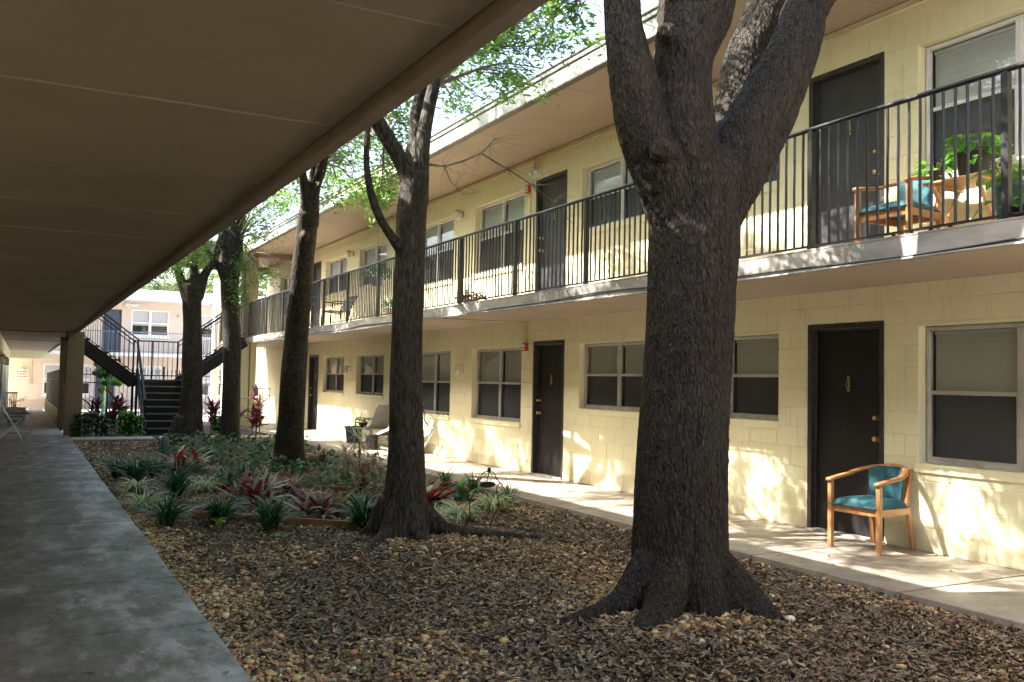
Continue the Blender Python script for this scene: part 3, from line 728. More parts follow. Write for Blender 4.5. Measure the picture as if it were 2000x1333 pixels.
# side flights
def flight(sg):
    xs = sx0 - 0.05 if sg < 0 else sx1 + 0.05
    n = 7; rs = (2.575 - zl) / n; rn = 0.235
    xe = xs + sg * n * rn
    for yy in (yl + 0.02, yl + 1.08):
        MB().bar((xs, yy, zl - 0.12), (xe, yy, 2.575 - 0.12), 0.05, 0.30).build('stringer', M['stairmetal'], ST)
    for k in range(n):
        x0 = xs + sg * k * rn; x1 = xs + sg * (k + 1) * rn; z = zl + (k + 1) * rs
        MB().box(min(x0, x1), max(x0, x1) + 0.0, yl + 0.05, yl + 1.05, z - 0.05, z - 0.01).build('tread', M['stairmetal'], ST)
    for yy in (yl + 0.02, yl + 1.08):
        g = MB()
        for h, r in ((1.07, 0.02), (0.95, 0.014), (0.12, 0.012)):
            g.tube([(xs, yy, zl + h), (xe, yy, 2.575 + h)], r, 6)
        m = int(abs(xe - xs) / 0.115)
        for k in range(1, m):
            f = k / m; x = xs + (xe - xs) * f; z = zl + (2.575 - zl) * f
            g.box(x - 0.007, x + 0.007, yy - 0.007, yy + 0.007, z + 0.1, z + 1.06)
        g.box(xs - 0.022, xs + 0.022, yy - 0.022, yy + 0.022, zl - 0.3, zl + 1.09)
        g.build('stair_rail', M['stairmetal'], ST)
    return xe
flight(-1); flight(1)
g = MB(); yb = yl + 1.10
g.tube([(sx0 - 0.05, yb, zl + 1.07), (sx1 + 0.05, yb, zl + 1.07)], 0.02, 6); g.tube([(sx0 - 0.05, yb, zl + 0.1), (sx1 + 0.05, yb, zl + 0.1)], 0.012, 6)
for k in range(1, 9):
    x = sx0 - 0.05 + (sx1 - sx0 + 0.1) * k / 9; g.box(x - 0.007, x + 0.007, yb - 0.007, yb + 0.007, zl + 0.1, zl + 1.06)
x = (sx0 + sx1) / 2 - 0.1; g.box(x - 0.018, x + 0.018, yb - 0.018, yb + 0.018, zl - 0.05, zl + 1.07)
g.build('landing_rail', M['stairmetal'], ST)
for sx in (sx0 - 0.06, sx1 + 0.06):
    g = MB(); g.bar((sx, 24.3, 0.80), (sx, yl, zl + 0.95), 0.05, 0.09); g.bar((sx, 24.32, 0.35), (sx, yl, zl + 0.42), 0.03, 0.04)
    g.box(sx - 0.022, sx + 0.022, 24.3, 24.345, -0.06, 0.82); g.build('handrail', M['stairmetal'], ST)
for (x, y) in ((sx0 - 0.05, yl + 1.05), (sx0 - 0.05, yl + 0.05), (sx1 + 0.05, yl + 1.05)):
    MB().box(x - 0.03, x + 0.03, y - 0.03, y + 0.03, -0.06, zl - 0.1).build('leg', M['stairmetal'], ST)

# ------------------------------------------------------------------ far tan building
FB = thing('tan_apartment_building', 'sunlit tan block building with white roof edge, across the end beyond the stairs', 'building', (5, 49, -0.3))
FH = [(2.55, 3.0, .42, 1.9), (0.91, 1.75, .42, 1.91), (4.95, 6.2, .42, 1.9), (3.2, 4.05, -0.3, 1.85), (3.45, 4.28, 2.5, 4.66), (4.72, 6.50, 3.40, 4.70), (8.0, 9.6, 3.4, 4.6), (8.0, 9.2, .42, 1.9)]
cells = subtract((-2, 16, -0.3, 5.08), FH)
wl = MB()
for r in cells: wl.box(r[0], r[1], 49.007, 49.2, r[2], r[3])
wl.build('wall', M['tanwall'], FB)
bl = MB(); kk = 0; z = -0.3
while z < 5.08:
    x = -2 - (0.2 if kk % 2 else 0)
    while x < 11:
        rect = (max(-2, x), min(x + 0.405, 11), z, min(z + 0.2055, 5.08))
        if rect[1] - rect[0] > .03:
            for r in subtract(rect, FH):
                a, b, c, d = r; g_ = 0.005; e = 0.009
                bl.add([(a + g_, 49.007, c + g_), (b - g_, 49.007, c + g_), (b - g_, 49.007, d - g_), (a + g_, 49.007, d - g_), (a + e, 49.0, c + e), (b - e, 49.0, c + e), (b - e, 49.0, d - e), (a + e, 49.0, d - e)],
                       [(4, 5, 6, 7), (0, 1, 5, 4), (1, 2, 6, 5), (2, 3, 7, 6), (3, 0, 4, 7)])
        x += 0.405
    z += 0.2055; kk += 1
o = bl.build('wall_blocks', M['tanwall'], FB); o['kind'] = 'stuff'
def far_window(a, b, c, d):
    f = MB(); t = 0.07; y0, y1 = 48.985, 49.09
    f.box(a, b, y0, y1, d - t, d).box(a, b, y0, y1, c, c + t).box(a, a + t, y0, y1, c + t, d - t).box(b - t, b, y0, y1, c + t, d - t)
    cols = 2 if b - a > 1 else 1
    m = (a + b) / 2; zm = (c + d) / 2
    if cols == 2: f.box(m - 0.06, m + 0.06, y0 + .005, y1, c + t, d - t)
    f.box(a + t, b - t if cols == 1 else m - 0.06, y0 + 0.01, y1 - .002, zm - 0.035, zm + 0.035)
    if cols == 2: f.box(m + 0.06, b - t, y0 + 0.01, y1 - .002, zm - 0.035, zm + 0.035)
    root = f.build('window', M['white'], FB)
    MB().box(a - 0.05, b + 0.05, 48.93, 48.984, c - 0.10, c - 0.002).build('sill', M['white'], root)
    MB().add([(a, 49.07, c), (b, 49.07, c), (b, 49.07, d), (a, 49.07, d)], [(0, 1, 2, 3)]).build('pane', M['glass'], root)
    bl = MB(); z = d - 0.1
    while z > c + 0.05 + (0.35 * (d - c)):
        bl.add([(a + .05, 49.13, z + .025), (b - .05, 49.13, z + .025), (b - .05, 49.15, z - .02), (a + .05, 49.15, z - .02)], [(0, 1, 2, 3)]); z -= 0.05
    bl.build('blind', M['blind'], root)
    MB().box(a, b, 49.4, 49.42, c, d).build('dark_backing', M['dark'], root)  # dark sheet in place of the unlit room
for h in FH:
    if h[1] - h[0] < 0.9 and h[3] - h[2] > 1.6:
        d = MB().box(h[0] + 0.05, h[1] - 0.05, 49.05, 49.1, h[2] + 0.03, h[3] - 0.05).build('door', pm('slate_blue_door', (0.05, 0.06, 0.09), None, 5, 0.5), FB)
        MB().box(h[0], h[0] + 0.05, 48.99, 49.1, h[2], h[3]).box(h[1] - 0.05, h[1], 48.99, 49.1, h[2], h[3]).box(h[0] + .05, h[1] - .05, 48.99, 49.1, h[3] - 0.05, h[3]).build('door_frame', M['door_frame'], d)
        MB().lathe([(0.001, 0), (0.03, 0.0), (0.03, 0.05), (0.001, 0.05)], (h[1] - 0.14, 49.0, h[2] + 1.0), 8).build('door_knob', M['brass'], d)
    else: far_window(*h)
MB().box(-2, 16, 47.75, 49.18, 2.35, 2.50).build('gallery_slab', M['white'], FB)
MB().box(-2, 16, 47.5, 53, 5.08, 5.16).build('roof_soffit', M['white'], FB)
MB().box(-2.1, 16.1, 47.44, 53, 5.162, 5.60).build('roof', M['white'], FB)
g = MB(); g.box(-2, 16, 47.78, 47.82, 3.50, 3.54).box(-2, 16, 47.79, 47.81, 2.58, 2.60)
x = -2
while x < 16: g.box(x, x + 0.014, 47.79, 47.804, 2.5, 3.5); x += 0.12
g.build('gallery_rail', pm('grey_rail', (0.20, 0.21, 0.24), None, 5, 0.5), FB)
# fittings on the tan wall
def small_lamp(pos, label, ang=0, group=None, mat='lampwhite', arm='tanpipe', s=1.0, name='wall_lamp'):
    """jar lamp on a bracket; local -x points away from the wall"""
    t = thing(name, label, 'wall lamp', pos, ang, group)
    MB().lathe([(0.001, 0), (0.045 * s, 0), (0.045 * s, 0.012 * s), (0.001, 0.014 * s)], n=12).build('hidden', None, t) if False else None
    b = MB().box(-0.012, 0.0, -0.045 * s, 0.045 * s, -0.06 * s, 0.06 * s); b.box(-0.10 * s, -0.012, -0.012, 0.012, 0.02, 0.045)
    bevel(b.build('bracket', M[arm], t, world=False), 0.003, 1)
    MB().lathe([(0.02, 0.075), (0.052, 0.07), (0.055, 0.03), (0.05, 0.02)], (-0.11 * s, 0, 0), 14).build('lamp_cap', M[arm], t, True, world=False)
    MB().lathe([(0.048, 0.022), (0.050, -0.05), (0.046, -0.10), (0.02, -0.115)], (-0.11 * s, 0, 0), 16).build('glass_jar', M[mat], t, True, world=False)
    return t
small_lamp((XW, 15.32, 1.68), 'jar wall lamp between the two ground-floor windows right of the second nearest tree', mat='lampglass', arm='pipe')
small_lamp((XW, 21.9, 1.70), 'jar wall lamp between the two farthest ground-floor windows', mat='lampglass', arm='pipe')
small_lamp((XW, 15.45, 4.58), 'white and brown wall lamp on the upper wall near the red alarm')
small_lamp((XW, 21.9, 4.58), 'small brown wall lamp on the upper wall, farther one, between far upper windows')
small_lamp((6.95, 48.99, 4.45), 'pale wall lamp right of the upper window of the tan building', PI / 2)
small_lamp((0.05, 48.99, 1.62), 'small lamp above the white notice on the tan wall', PI / 2)
for i, (yy, lb) in enumerate(((21.8, 'nearest white wall lamp on the left walkway wall'), (25.0, 'middle one of the wall lamps on the left walkway wall'), (28.0, 'farthest wall lamp on the left walkway wall'))):
    small_lamp((-0.5, yy, 1.75), lb, PI, s=1.3)
def alarm(pos, label, ang=0):
    t = thing('fire_alarm', label, 'fire alarm', pos, ang)
    bevel(MB().box(-0.05, 0, -0.06, 0.06, -0.065, 0.065).build('box', M['red'], t, world=False), 0.006)
    MB().lathe([(0.001, 0), (0.03, 0), (0.03, 0.002), (0.001, 0.002)], n=12)
    bevel(MB().box(-0.075, -0.051, -0.045, 0.045, -0.01, 0.04).build('strobe', M['lampwhite'], t, world=False), 0.004)
    MB().box(-0.0545, -0.051, -0.04, 0.04, -0.05, -0.03).build('sounder_slot', M['lampwhite'], t, world=False)
    return t
alarm((XW - 0.0, 12.92, 2.02), 'red fire alarm on the ground-floor wall, left of the middle door')
alarm((XW - 0.0, 12.92, 4.60), 'red fire alarm with white strobe on the upper wall')
t = alarm((0.42, 48.98, 1.02), 'red alarm bell box at the foot of the conduit on the tan wall', PI / 2)
t = thing('emergency_light', 'white twin-head emergency light high on the upper wall, above the red alarm', 'emergency light', (XW, 12.62, 4.80))
bevel(MB().box(-0.07, 0, -0.13, 0.13, -0.05, 0.05).build('housing', M['lampwhite'], t, world=False), 0.012)
for s_ in (-1, 1): MB().lathe([(0.02, -0.02), (0.045, 0), (0.047, 0.03), (0.02, 0.034)], (-0.11, s_ * 0.09, 0.0), 12).build('lamp_head', M['lampwhite'], t, True, world=False)
t = thing('emergency_light', 'white emergency light above the blue upper door of the tan building', 'emergency light', (4.7, 48.99, 4.92))
bevel(MB().box(-0.3, 0.3, -0.1, 0, -0.09, 0.07).build('housing', M['lampwhite'], t, world=False), 0.02)
def conduit(name, label, pts, r, mat, cat='pipe'):
    o = MB().tube([Vector(p) for p in pts], r, 6).build(name, mat, None, True); tag(o, label, cat); return o
conduit('conduit', 'cream conduit running down to the red alarm on the ground-floor wall', [(XW - 0.015, 12.95, 2.09), (XW - 0.015, 12.95, 2.40), (XW - 0.03, 12.95, 2.418), (XS + 0.05, 13.05, 2.418)], 0.011, M['pipe'])
conduit('conduit', 'thin cream conduit on the upper wall above the middle door', [(XW - 0.015, 12.72, 4.86), (XW - 0.015, 12.72, 5.07)], 0.012, M['tanpipe'])
conduit('conduit', 'thin cream conduit beside the upper red alarm', [(XW - 0.012, 12.84, 4.52), (XW - 0.012, 12.84, 3.4)], 0.007, M['pipe'])
conduit('conduit', 'cream pipe along the top of the upper wall', [(XW - 0.035, y, 5.015) for y in (3, 8, 12.7, 16, 20, 26.8)], 0.010, M['pipe'])
conduit('conduit', 'yellow conduit above the red box on the tan wall', [(0.42, 48.97, 1.09), (0.42, 48.97, 2.34)], 0.018, M['pipe'])
conduit('conduit', 'brown pipe on the side of the tall two-tone column', [(5.80, 26.835, 0.3), (5.80, 26.835, 3.2), (5.83, 26.83, 3.38), (5.90, 26.83, 3.44), (5.98, 26.83, 3.46)], 0.015, M['brown'])
conduit('conduit', 'dark cord crossing the ceiling in front of the brown column', [(-0.49, 24.25, 2.43), (0.3, 24.27, 2.424), (0.95, 23.98, 2.425), (0.955, 23.985, 2.25)], 0.009, M['cable'])
conduit('conduit', 'dark cord and box on the side of the brown column', [(0.92, 24.05, 2.42), (0.915, 24.05, 1.8), (0.915, 24.05, 1.2)], 0.010, M['cable'])
t = bevel(MB().box(0.87, 0.925, 23.99, 24.11, 1.08, 1.22).build('junction_box', M['brown'])); tag(t, 'small brown electrical box on the left side of the brown column', 'electrical box')
conduit('conduit', 'tan conduit across the ceiling of the far passage', [(-0.49, 31, 2.425), (1.02, 31.2, 2.425)], 0.012, M['tanpipe'])
# cables below the gallery edge
ys = np.arange(-3, 26.7, 0.35)
conduit('cable', 'black sagging cable fixed under the upper gallery edge', [(XS - 0.03, y, 2.445 + 0.018 * math.sin(y * 0.9) + 0.010 * math.sin(y * 2.3 + 1)) for y in ys], 0.009, M['cable'], 'cable')
conduit('cable', 'grey pipe under the black cable along the gallery edge', [(XS - 0.028, y, 2.412 + 0.010 * math.sin(y * 0.55 + 1)) for y in ys], 0.012, M['slab_edge'], 'pipe')
t = bevel(MB().box(XS - 0.09, XS - 0.014, 13.9, 14.05, 2.40, 2.50).build('junction_box', M['blackplastic'])); tag(t, 'small black junction box on the gallery edge where the cables meet', 'electrical box')

# notice on the tan wall (three lines of small red print, too small to read in the photograph)
t = thing('notice_sign', 'white notice with lines of small red print on the tan wall', 'sign', (0.02, 48.96, 1.38))
bevel(MB().box(-0.27, 0.27, -0.01, 0.01, -0.21, 0.21).build('panel', M['lampwhite'], t, world=False), 0.004)
g = MB(); rr = random.Random(3)
for z in (0.11, 0.0, -0.11):
    x = -0.22; g = MB()
    while x < 0.2:
        wd = rr.uniform(0.04, 0.11); g.box(x, min(x + wd, 0.22), -0.0135, -0.0105, z - 0.026, z + 0.026); x += wd + 0.022
    g.build('print', M['red'], t, world=False)
# exit sign
def text_mesh(txt, size, mat, name='lettering'):
    cu = bpy.data.curves.new(name, 'FONT'); cu.body = txt; cu.size = size; cu.align_x = 'CENTER'; cu.align_y = 'CENTER'; cu.extrude = 0.002; cu.offset = 0.004
    tmp = bpy.data.objects.new('tmp', cu); COL.objects.link(tmp)
    me = bpy.data.meshes.new_from_object(tmp.evaluated_get(bpy.context.evaluated_depsgraph_get())); bpy.data.objects.remove(tmp)
    me.name = name; me.materials.clear(); me.materials.append(mat); return me
t = thing('exit_sign', 'red EXIT sign hanging under the upper roof beyond the tall column', 'sign', (6.96, 29.0, 4.90))
bevel(MB().box(-0.19, 0.19, -0.025, 0.025, -0.01, 0.17).build('panel', M['lampwhite'], t, world=False), 0.005)
MB().box(-0.02, 0.02, -0.01, 0.01, 0.17, 0.19).build('hanger', M['lampwhite'], t, world=False)
o = link('lettering', text_mesh('EXIT', 0.17, M['red']), t, (0.02, -0.028, 0.08)); o.rotation_euler = (PI / 2, 0, 0)
MB().prism([(-0.17, 0.08), (-0.14, 0.11), (-0.14, 0.05)], 'y', -0.030, -0.026).build('arrow', M['red'], t, world=False)

# ------------------------------------------------------------------ beyond the courtyard
t = thing('passage_fence', 'low cream wall topped by a dark slatted metal fence beside the far passage', 'fence', (0.95, 28.3, -0.1))
fixn(MB().prism([(28.3, -0.15), (44, -0.3), (44, 0.30), (28.3, 0.42)], 'x', 0.92, 1.06).build('low_wall', M['cream'], t))
dg = pm('dark_green_slats', (0.035, 0.05, 0.05), (0.05, 0.065, 0.065), 5, 0.5)
y = 28.5
while y < 43.8:
    z0 = 0.46 - 0.0076 * (y - 28.3)
    MB().box(0.965, 0.985, y, y + 0.14, z0, z0 + 1.1).build('slat', dg, t); y += 0.155
for z in (0.42, 1.25, 1.5):
    MB().bar((0.95, 28.4, z + 0.04), (0.95, 43.9, z - 0.08), 0.03, 0.04).build('rail', M['slab_edge'], t)
# iron picket fence across, behind the stairs
t = thing('iron_fence', 'black iron picket fence with spear finials crossing behind the stairs', 'fence', (1.1, 34, -0.4))
for z in (0.0, 1.14, 1.42): MB().box(1.1, 7.0, 33.98, 34.01, z, z + 0.03).build('rail', M['stairmetal'], t)
pk = MB().box(-0.009, 0.009, -0.009, 0.009, 0, 1.95); pk.add([(-0.022, 0, 1.97), (0, -0.022, 1.97), (0.022, 0, 1.97), (0, 0.022, 1.97), (0, 0, 2.08), (0, 0, 1.93)], [(0, 1, 4), (1, 2, 4), (2, 3, 4), (3, 0, 4), (1, 0, 5), (2, 1, 5), (3, 2, 5), (0, 3, 5)])
pk = pk.mesh('picket', M['stairmetal'])
x = 1.15
while x < 7.0: link('picket', pk, t, (x - 1.1, -0.02, 0.0)); x += 0.13
for x in (2.6, 4.4, 6.2): MB().box(x - 0.03, x + 0.03, 33.96, 34.02, -0.4, 1.75).build('post', M['stairmetal'], t)
# green-edged white post
t = thing('marker_post', 'white post with a bright green edge behind the iron fence', 'post', (2.72, 36.5, -0.4))
bevel(MB().box(-0.02, 0.10, -0.05, 0.05, 0, 1.78).build('post_body', M['white'], t, world=False))
bevel(MB().box(-0.11, -0.022, -0.05, 0.05, 0, 1.80).build('green_side', pm('bright_green_paint', (0.10, 0.55, 0.06), None, 5, 0.5), t, world=False))
# wing wall with louvre and window at the end of the right walkway
t = thing('wing_wall', 'sunlit white wall with a louvre and small window past the end of the right walkway', 'building', (8.5, 34, -0.4))
hs = [(7.86, 8.18, 2.25, 2.60), (7.86, 8.20, 1.18, 1.90)]
g = MB()
for r in subtract((6.4, 12, -0.4, 3.2), hs): g.box(r[0], r[1], 34.02, 34.22, r[2], r[3])
g.build('wall', M['white'], t)
g = MB()
for k in range(9): g.box(7.86, 8.18, 34.05, 34.12, 2.26 + k * 0.038, 2.28 + k * 0.038)
g.build('louvre', M['slab_edge'], t)
f = MB().box(7.86, 7.89, 34.04, 34.1, 1.18, 1.90).box(8.17, 8.20, 34.04, 34.1, 1.18, 1.90).box(7.89, 8.17, 34.04, 34.1, 1.87, 1.90).box(7.89, 8.17, 34.04, 34.1, 1.18, 1.21).build('window', M['white'], t)
MB().add([(7.89, 34.08, 1.2), (8.17, 34.08, 1.2), (8.17, 34.08, 1.88), (7.89, 34.08, 1.88)], [(0, 1, 2, 3)]).build('pane', M['glass'], f)
MB().box(7.86, 8.2, 34.18, 34.2, 1.18, 2.6).build('lining', M['slab_edge'], t)
# wrought iron gate
t = thing('iron_gate', 'small wrought iron gate with scrollwork beside the far column', 'gate', (6.8, 29.5, 0))
g = MB()
for z in (0.12, 0.42, 1.08): g.box(6.05, 7.05, 29.49, 29.51, z, z + 0.022)
for x in np.arange(6.05, 7.06, 0.11): g.box(x, x + 0.012, 29.494, 29.506, 0.1, 1.09)
g.build('frame', M['stairmetal'], t)
g = MB()
for s_ in (-1, 1):
    for q in range(4):
        cz = 0.55 + q * 0.14
        g.tube([(6.84 + s_ * (0.045 + 0.04 * math.cos(a)), 29.485, cz + 0.05 * math.sin(a)) for a in np.linspace(0, 1.6 * PI, 10)], 0.006, 4)
g.build('scrolls', M['stairmetal'], t)
MB().lathe([(0.001, -0.03), (0.03, -0.02), (0.03, 0.02), (0.001, 0.03)], (7.02, 29.45, 0.85), 10).build('handle', M['stairmetal'], t)
t = bevel(MB().box(6.25, 6.40, 29.35, 29.40, 0.75, 0.93).build('red_sign', M['red'])); tag(t, 'small red sign on the iron gate behind the far planting', 'sign')

# ------------------------------------------------------------------ trees
def catmull(pts, rs, n=6):
    P_ = [Vector(p) for p in pts]; out = []; ro = []
    for i in range(len(P_) - 1):
        p0 = P_[max(i - 1, 0)]; p1 = P_[i]; p2 = P_[i + 1]; p3 = P_[min(i + 2, len(P_) - 1)]
        for k in range(n):
            t = k / n
            out.append(0.5 * ((2 * p1) + (p2 - p0) * t + (2 * p0 - 5 * p1 + 4 * p2 - p3) * t * t + (-p0 + 3 * p1 - 3 * p2 + p3) * t ** 3))
            ro.append(rs[i] * (1 - t) + rs[i + 1] * t)
    out.append(P_[-1]); ro.append(rs[-1]); return out, ro
def skin(mb, spec, n=20):
    """spec = [(point, radius), ...]"""
    p, r = catmull([s[0] for s in spec], [s[1] for s in spec]); mb.tube(p, r, n); return p, r
def remeshed(mb, voxel, mat, smooth_it=6, amp=0.01, freq=5.0, amp2=0.0, freq2=20, zst=0.35):
    tmp = bpy.data.objects.new('tmp', mb.mesh('trunk', mat)); COL.objects.link(tmp)
    m = tmp.modifiers.new('r', 'REMESH'); m.mode = 'VOXEL'; m.voxel_size = voxel
    s = tmp.modifiers.new('s', 'SMOOTH'); s.iterations = smooth_it; s.factor = 0.6
    me = bpy.data.meshes.new_from_object(tmp.evaluated_get(bpy.context.evaluated_depsgraph_get())); bpy.data.objects.remove(tmp)
    n = len(me.vertices); co = np.empty(n * 3, np.float32); no = np.empty(n * 3, np.float32)
    me.vertices.foreach_get('co', co); me.vertices.foreach_get('normal', no); co = co.reshape(-1, 3); no = no.reshape(-1, 3)
    d = np.empty(n, np.float32)
    nf = mnoise.noise
    for i in range(n):
        x, y, z = co[i]
        v = amp * nf((x * freq, y * freq, z * freq * zst))
        if amp2:
            q = nf((x * freq2, y * freq2, z * freq2 * zst)); v += amp2 * (1 - 2 * abs(q))
        d[i] = v
    co += no * d[:, None]
    me.vertices.foreach_set('co', co.ravel()); me.polygons.foreach_set('use_smooth', np.ones(len(me.polygons), dtype=bool))
    me.materials.clear(); me.materials.append(mat); me.update(); me.name = 'trunk'
    return me
def leaves(centres, spread, count, L=(0.06, 0.105), W=0.30, droop=0.35, seed=1, flat=0.6):
    """small diamond leaves scattered round centres -> verts, quads, tint"""
    g = np.random.default_rng(seed); C = np.asarray(centres, float); m = len(C); n = m * count
    c = np.repeat(C, count, 0) + g.normal(0, 1, (n, 3)) * np.asarray(spread) * g.uniform(0.3, 1, (n, 1))
    d = g.normal(0, 1, (n, 3)); d[:, 2] = d[:, 2] * 0.5 - droop; d /= np.linalg.norm(d, axis=1, keepdims=True)
    a = g.normal(0, 1, (n, 3)); a[:, 2] *= 1 - flat; s = np.cross(d, a); s /= np.linalg.norm(s, axis=1, keepdims=True) + 1e-9
    l = g.uniform(L[0], L[1], (n, 1)); w_ = l * W
    nn = np.cross(s, d)
    V = np.stack([c, c + d * l * 0.5 + s * w_ * 0.5 + nn * l * 0.06, c + d * l, c + d * l * 0.5 - s * w_ * 0.5 + nn * l * 0.06], 1).reshape(-1, 3)
    F = np.arange(n * 4).reshape(n, 4)
    clump = np.repeat(g.uniform(0, 1, m), count)
    tt = np.clip(clump * 0.55 + g.uniform(0, 0.5, n), 0, 1)
    T = np.repeat(np.stack([tt, tt, tt, np.ones(n)], 1), 4, 0)
    return V, F, T
def grow(starts, mb, rr, centres, levels=2, length=1.7, top=10.5):
    """side branches and twigs; leaf centres are collected along the twigs"""
    for (p, d, r, L_) in starts:
        stack = [(Vector(p), Vector(d).normalized(), r, L_, 0)]
        while stack:
            p0, d0, r0, l0, lv = stack.pop()
            pts = [p0]; dd = d0.copy(); seg = 5
            for k in range(seg):
                dd = (dd + Vector((rr.uniform(-.28, .28), rr.uniform(-.28, .28), rr.uniform(-.16, .24)))).normalized()
                pts.append(pts[-1] + dd * (l0 / seg))
            mb.tube(pts, [max(0.003, r0 * (1 - 0.7 * k / seg)) for k in range(seg + 1)], 6 if lv == 0 else 4, False)
            if lv < levels:
                nchild = 5 if lv == 0 else 4
                for c in range(nchild):
                    k = rr.randint(1, seg); q = pts[k]; t = pts[k] - pts[k - 1]; t.normalize()
                    ax = Vector((rr.uniform(-1, 1), rr.uniform(-1, 1), rr.uniform(-0.45, 0.5))).normalized()
                    nd = (t * 0.55 + ax).normalized()
                    stack.append((q, nd, r0 * 0.45, l0 * rr.uniform(0.5, 0.72), lv + 1))
            if lv >= levels - 0:
                for k in range(1, seg + 1): centres.append(pts[k])
            elif lv == levels - 1:
                centres.append(pts[-1])
def make_tree(label, base, limbs, roots, mat, voxel, amp, freq, seed, n_leaf=30, amp2=0, freq2=20, sprays=(), lev=2, reach=1.9, extra=None, thin=0.04, smooth_it=6):
    rr = random.Random(seed)
    t = thing('oak_tree', label, 'tree', base)
    solid = MB(); tips = []
    for sp in limbs:
        p, r = skin(solid, sp, 22)
        tips.append((p, r))
    for sp in roots: skin(solid, sp, 14)
    me = remeshed(solid, voxel, mat, smooth_it, amp, freq, amp2, freq2)
    tr = link('trunk', me, t); me.transform(Matrix.Translation(-Vector(base)))
    br = MB(); cs = []
    starts = []
    for (p, r) in tips[1:]:
        # branches from the upper part of each limb
        zs = [q for q in range(len(p)) if p[q].z > 5.2]
        if not zs: continue
        d = (p[-1] - p[-4]).normalized()
        for c in range(5):
            q = rr.choice(zs); a = rr.uniform(0, 2 * PI)
            starts.append((p[q], Vector((math.cos(a), math.sin(a), rr.uniform(-0.15, 0.6))), r[q] * 0.45, reach * rr.uniform(0.8, 1.25)))
        starts.append((p[-1], d, r[-1] * 0.9, reach * 1.1))
    grow(starts, br, rr, cs, lev, reach)
    nsp = len(cs)
    for (q, src) in sprays:
        q = Vector(q); src = Vector(src); mid = (q + src) / 2 + Vector((rr.uniform(-.1, .1), rr.uniform(-.1, .1), 0.15))
        pp, rp = catmull([src, mid, q], [0.022, 0.012, 0.004], 5); br.tube(pp, rp, 5, False)
        for _ in range(8):
            e = q + Vector((rr.uniform(-.5, .5), rr.uniform(-.5, .5), rr.uniform(-.3, .35)))
            br.tube([pp[rr.randint(4, len(pp) - 1)], (q + e) / 2 + Vector((0, 0, .04)), e], [0.006, 0.004, 0.002], 4, False)
            cs.append(e); cs.append((q + e) / 2)
    br.build('branches', M['twig'], t, True)
    cs = np.array([tuple(c) for c in cs])
    lim = np.array([(c[0] < 5.1 or c[2] > 5.9 or k >= nsp) and not (base[1] < 6 and c[0] > 3.9 and c[2] < 7.5) for k, c in enumerate(cs)]); cs = cs[lim]
    kp = np.array([mnoise.noise(Vector(c) * 1.25 + Vector((seed * 7.1, 0, 0))) for c in cs]); cs = cs[(kp > thin) | ((cs[:, 0] < 3.4) & (cs[:, 2] < 7.2) & (np.abs(cs[:, 2] - 8.4 + 1.1 * cs[:, 0]) < 0.9) & (cs[:, 1] > 11)) | ((cs[:, 0] < 2.7) & (cs[:, 1] < 6.4) & (cs[:, 2] < 5.9))]  # added shade sprays stay unthinned
    V, F, T = leaves(cs, (0.13, 0.13, 0.11), n_leaf, seed=seed)
    print(label[:30], 'leaf centres', len(cs), 'leaves', len(F), 'trunk verts', len(me.vertices))
    o = link('crown', mesh_np('crown', V - np.array(base), F, M['leaf'], False, T), t)
    if extra: extra(t)
    return t
def up(p, r, dx, dy, dz, r2, n=2):
    """extend a limb beyond the frame"""
    q = Vector(p) + Vector((dx, dy, dz)); return [(Vector(p).lerp(q, 0.5) + Vector((0.05, 0.03, 0)), (r + r2) / 2), (q, r2)]
def G(x, y, z=-0.1): return Vector((x, y, z))

# tree 1, big furrowed trunk in front
Y1 = 4.85
trunk = [(G(3.93, 4.85, -0.35), 0.46), (G(3.93, 4.85, 0.0), 0.44), PR(1329, 1130, Y1, 96), PR(1330, 1000, Y1, 91), PR(1334, 860, Y1, 88), PR(1345, 700, Y1, 84), PR(1350, 560, Y1, 83), PR(1356, 440, Y1, 86), PR(1360, 350, Y1, 88), PR(1352, 300, Y1, 72)]
A = [PR(1335, 440, Y1, 60), PR(1300, 350, Y1, 58), PR(1258, 255, Y1, 52), PR(1238, 160, Y1, 47), PR(1222, 80, Y1, 38), PR(1214, 0, Y1, 33)]; A += up(*A[-1], -0.35, -0.2, 2.2, 0.08)
B = [PR(1355, 400, Y1, 68), PR(1336, 280, Y1 - .05, 64), PR(1331, 180, Y1 - .05, 58), PR(1335, 108, Y1 - .05, 58), PR(1350, 50, Y1 - .05, 67), PR(1360, 0, Y1 - .05, 75)]; B += up(*B[-1], 0.2, -0.3, 2.4, 0.12)
Cc = [PR(1405, 380, Y1 + .1, 50), PR(1434, 250, Y1 + .25, 42), PR(1443, 176, Y1 + .3, 41), PR(1458, 108, Y1 + .35, 40), PR(1503, 0, Y1 + .45, 42)]; Cc += up(*Cc[-1], 0.7, 0.5, 2.2, 0.10)
D = [PR(1352, 520, Y1 - .02, 52), PR(1380, 430, Y1 - .04, 62), PR(1430, 330, Y1 - .1, 66), PR(1490, 225, Y1 - .15, 62), PR(1535, 130, Y1 - .2, 50), PR(1562, 60, Y1 - .2, 44), PR(1582, 0, Y1 - .2, 41)]; D += up(*D[-1], 0.8, -0.6, 1.9, 0.10)
def stub(px, py, Y, rpx, out):
    a, r = PR(px, py + 8, Y - out + 0.12, rpx); b, r2 = PR(px, py, Y - out - 0.03, rpx)
    return [(a, r * 1.15), (a.lerp(b, .6), r * 1.02), (b, r * 0.72)]
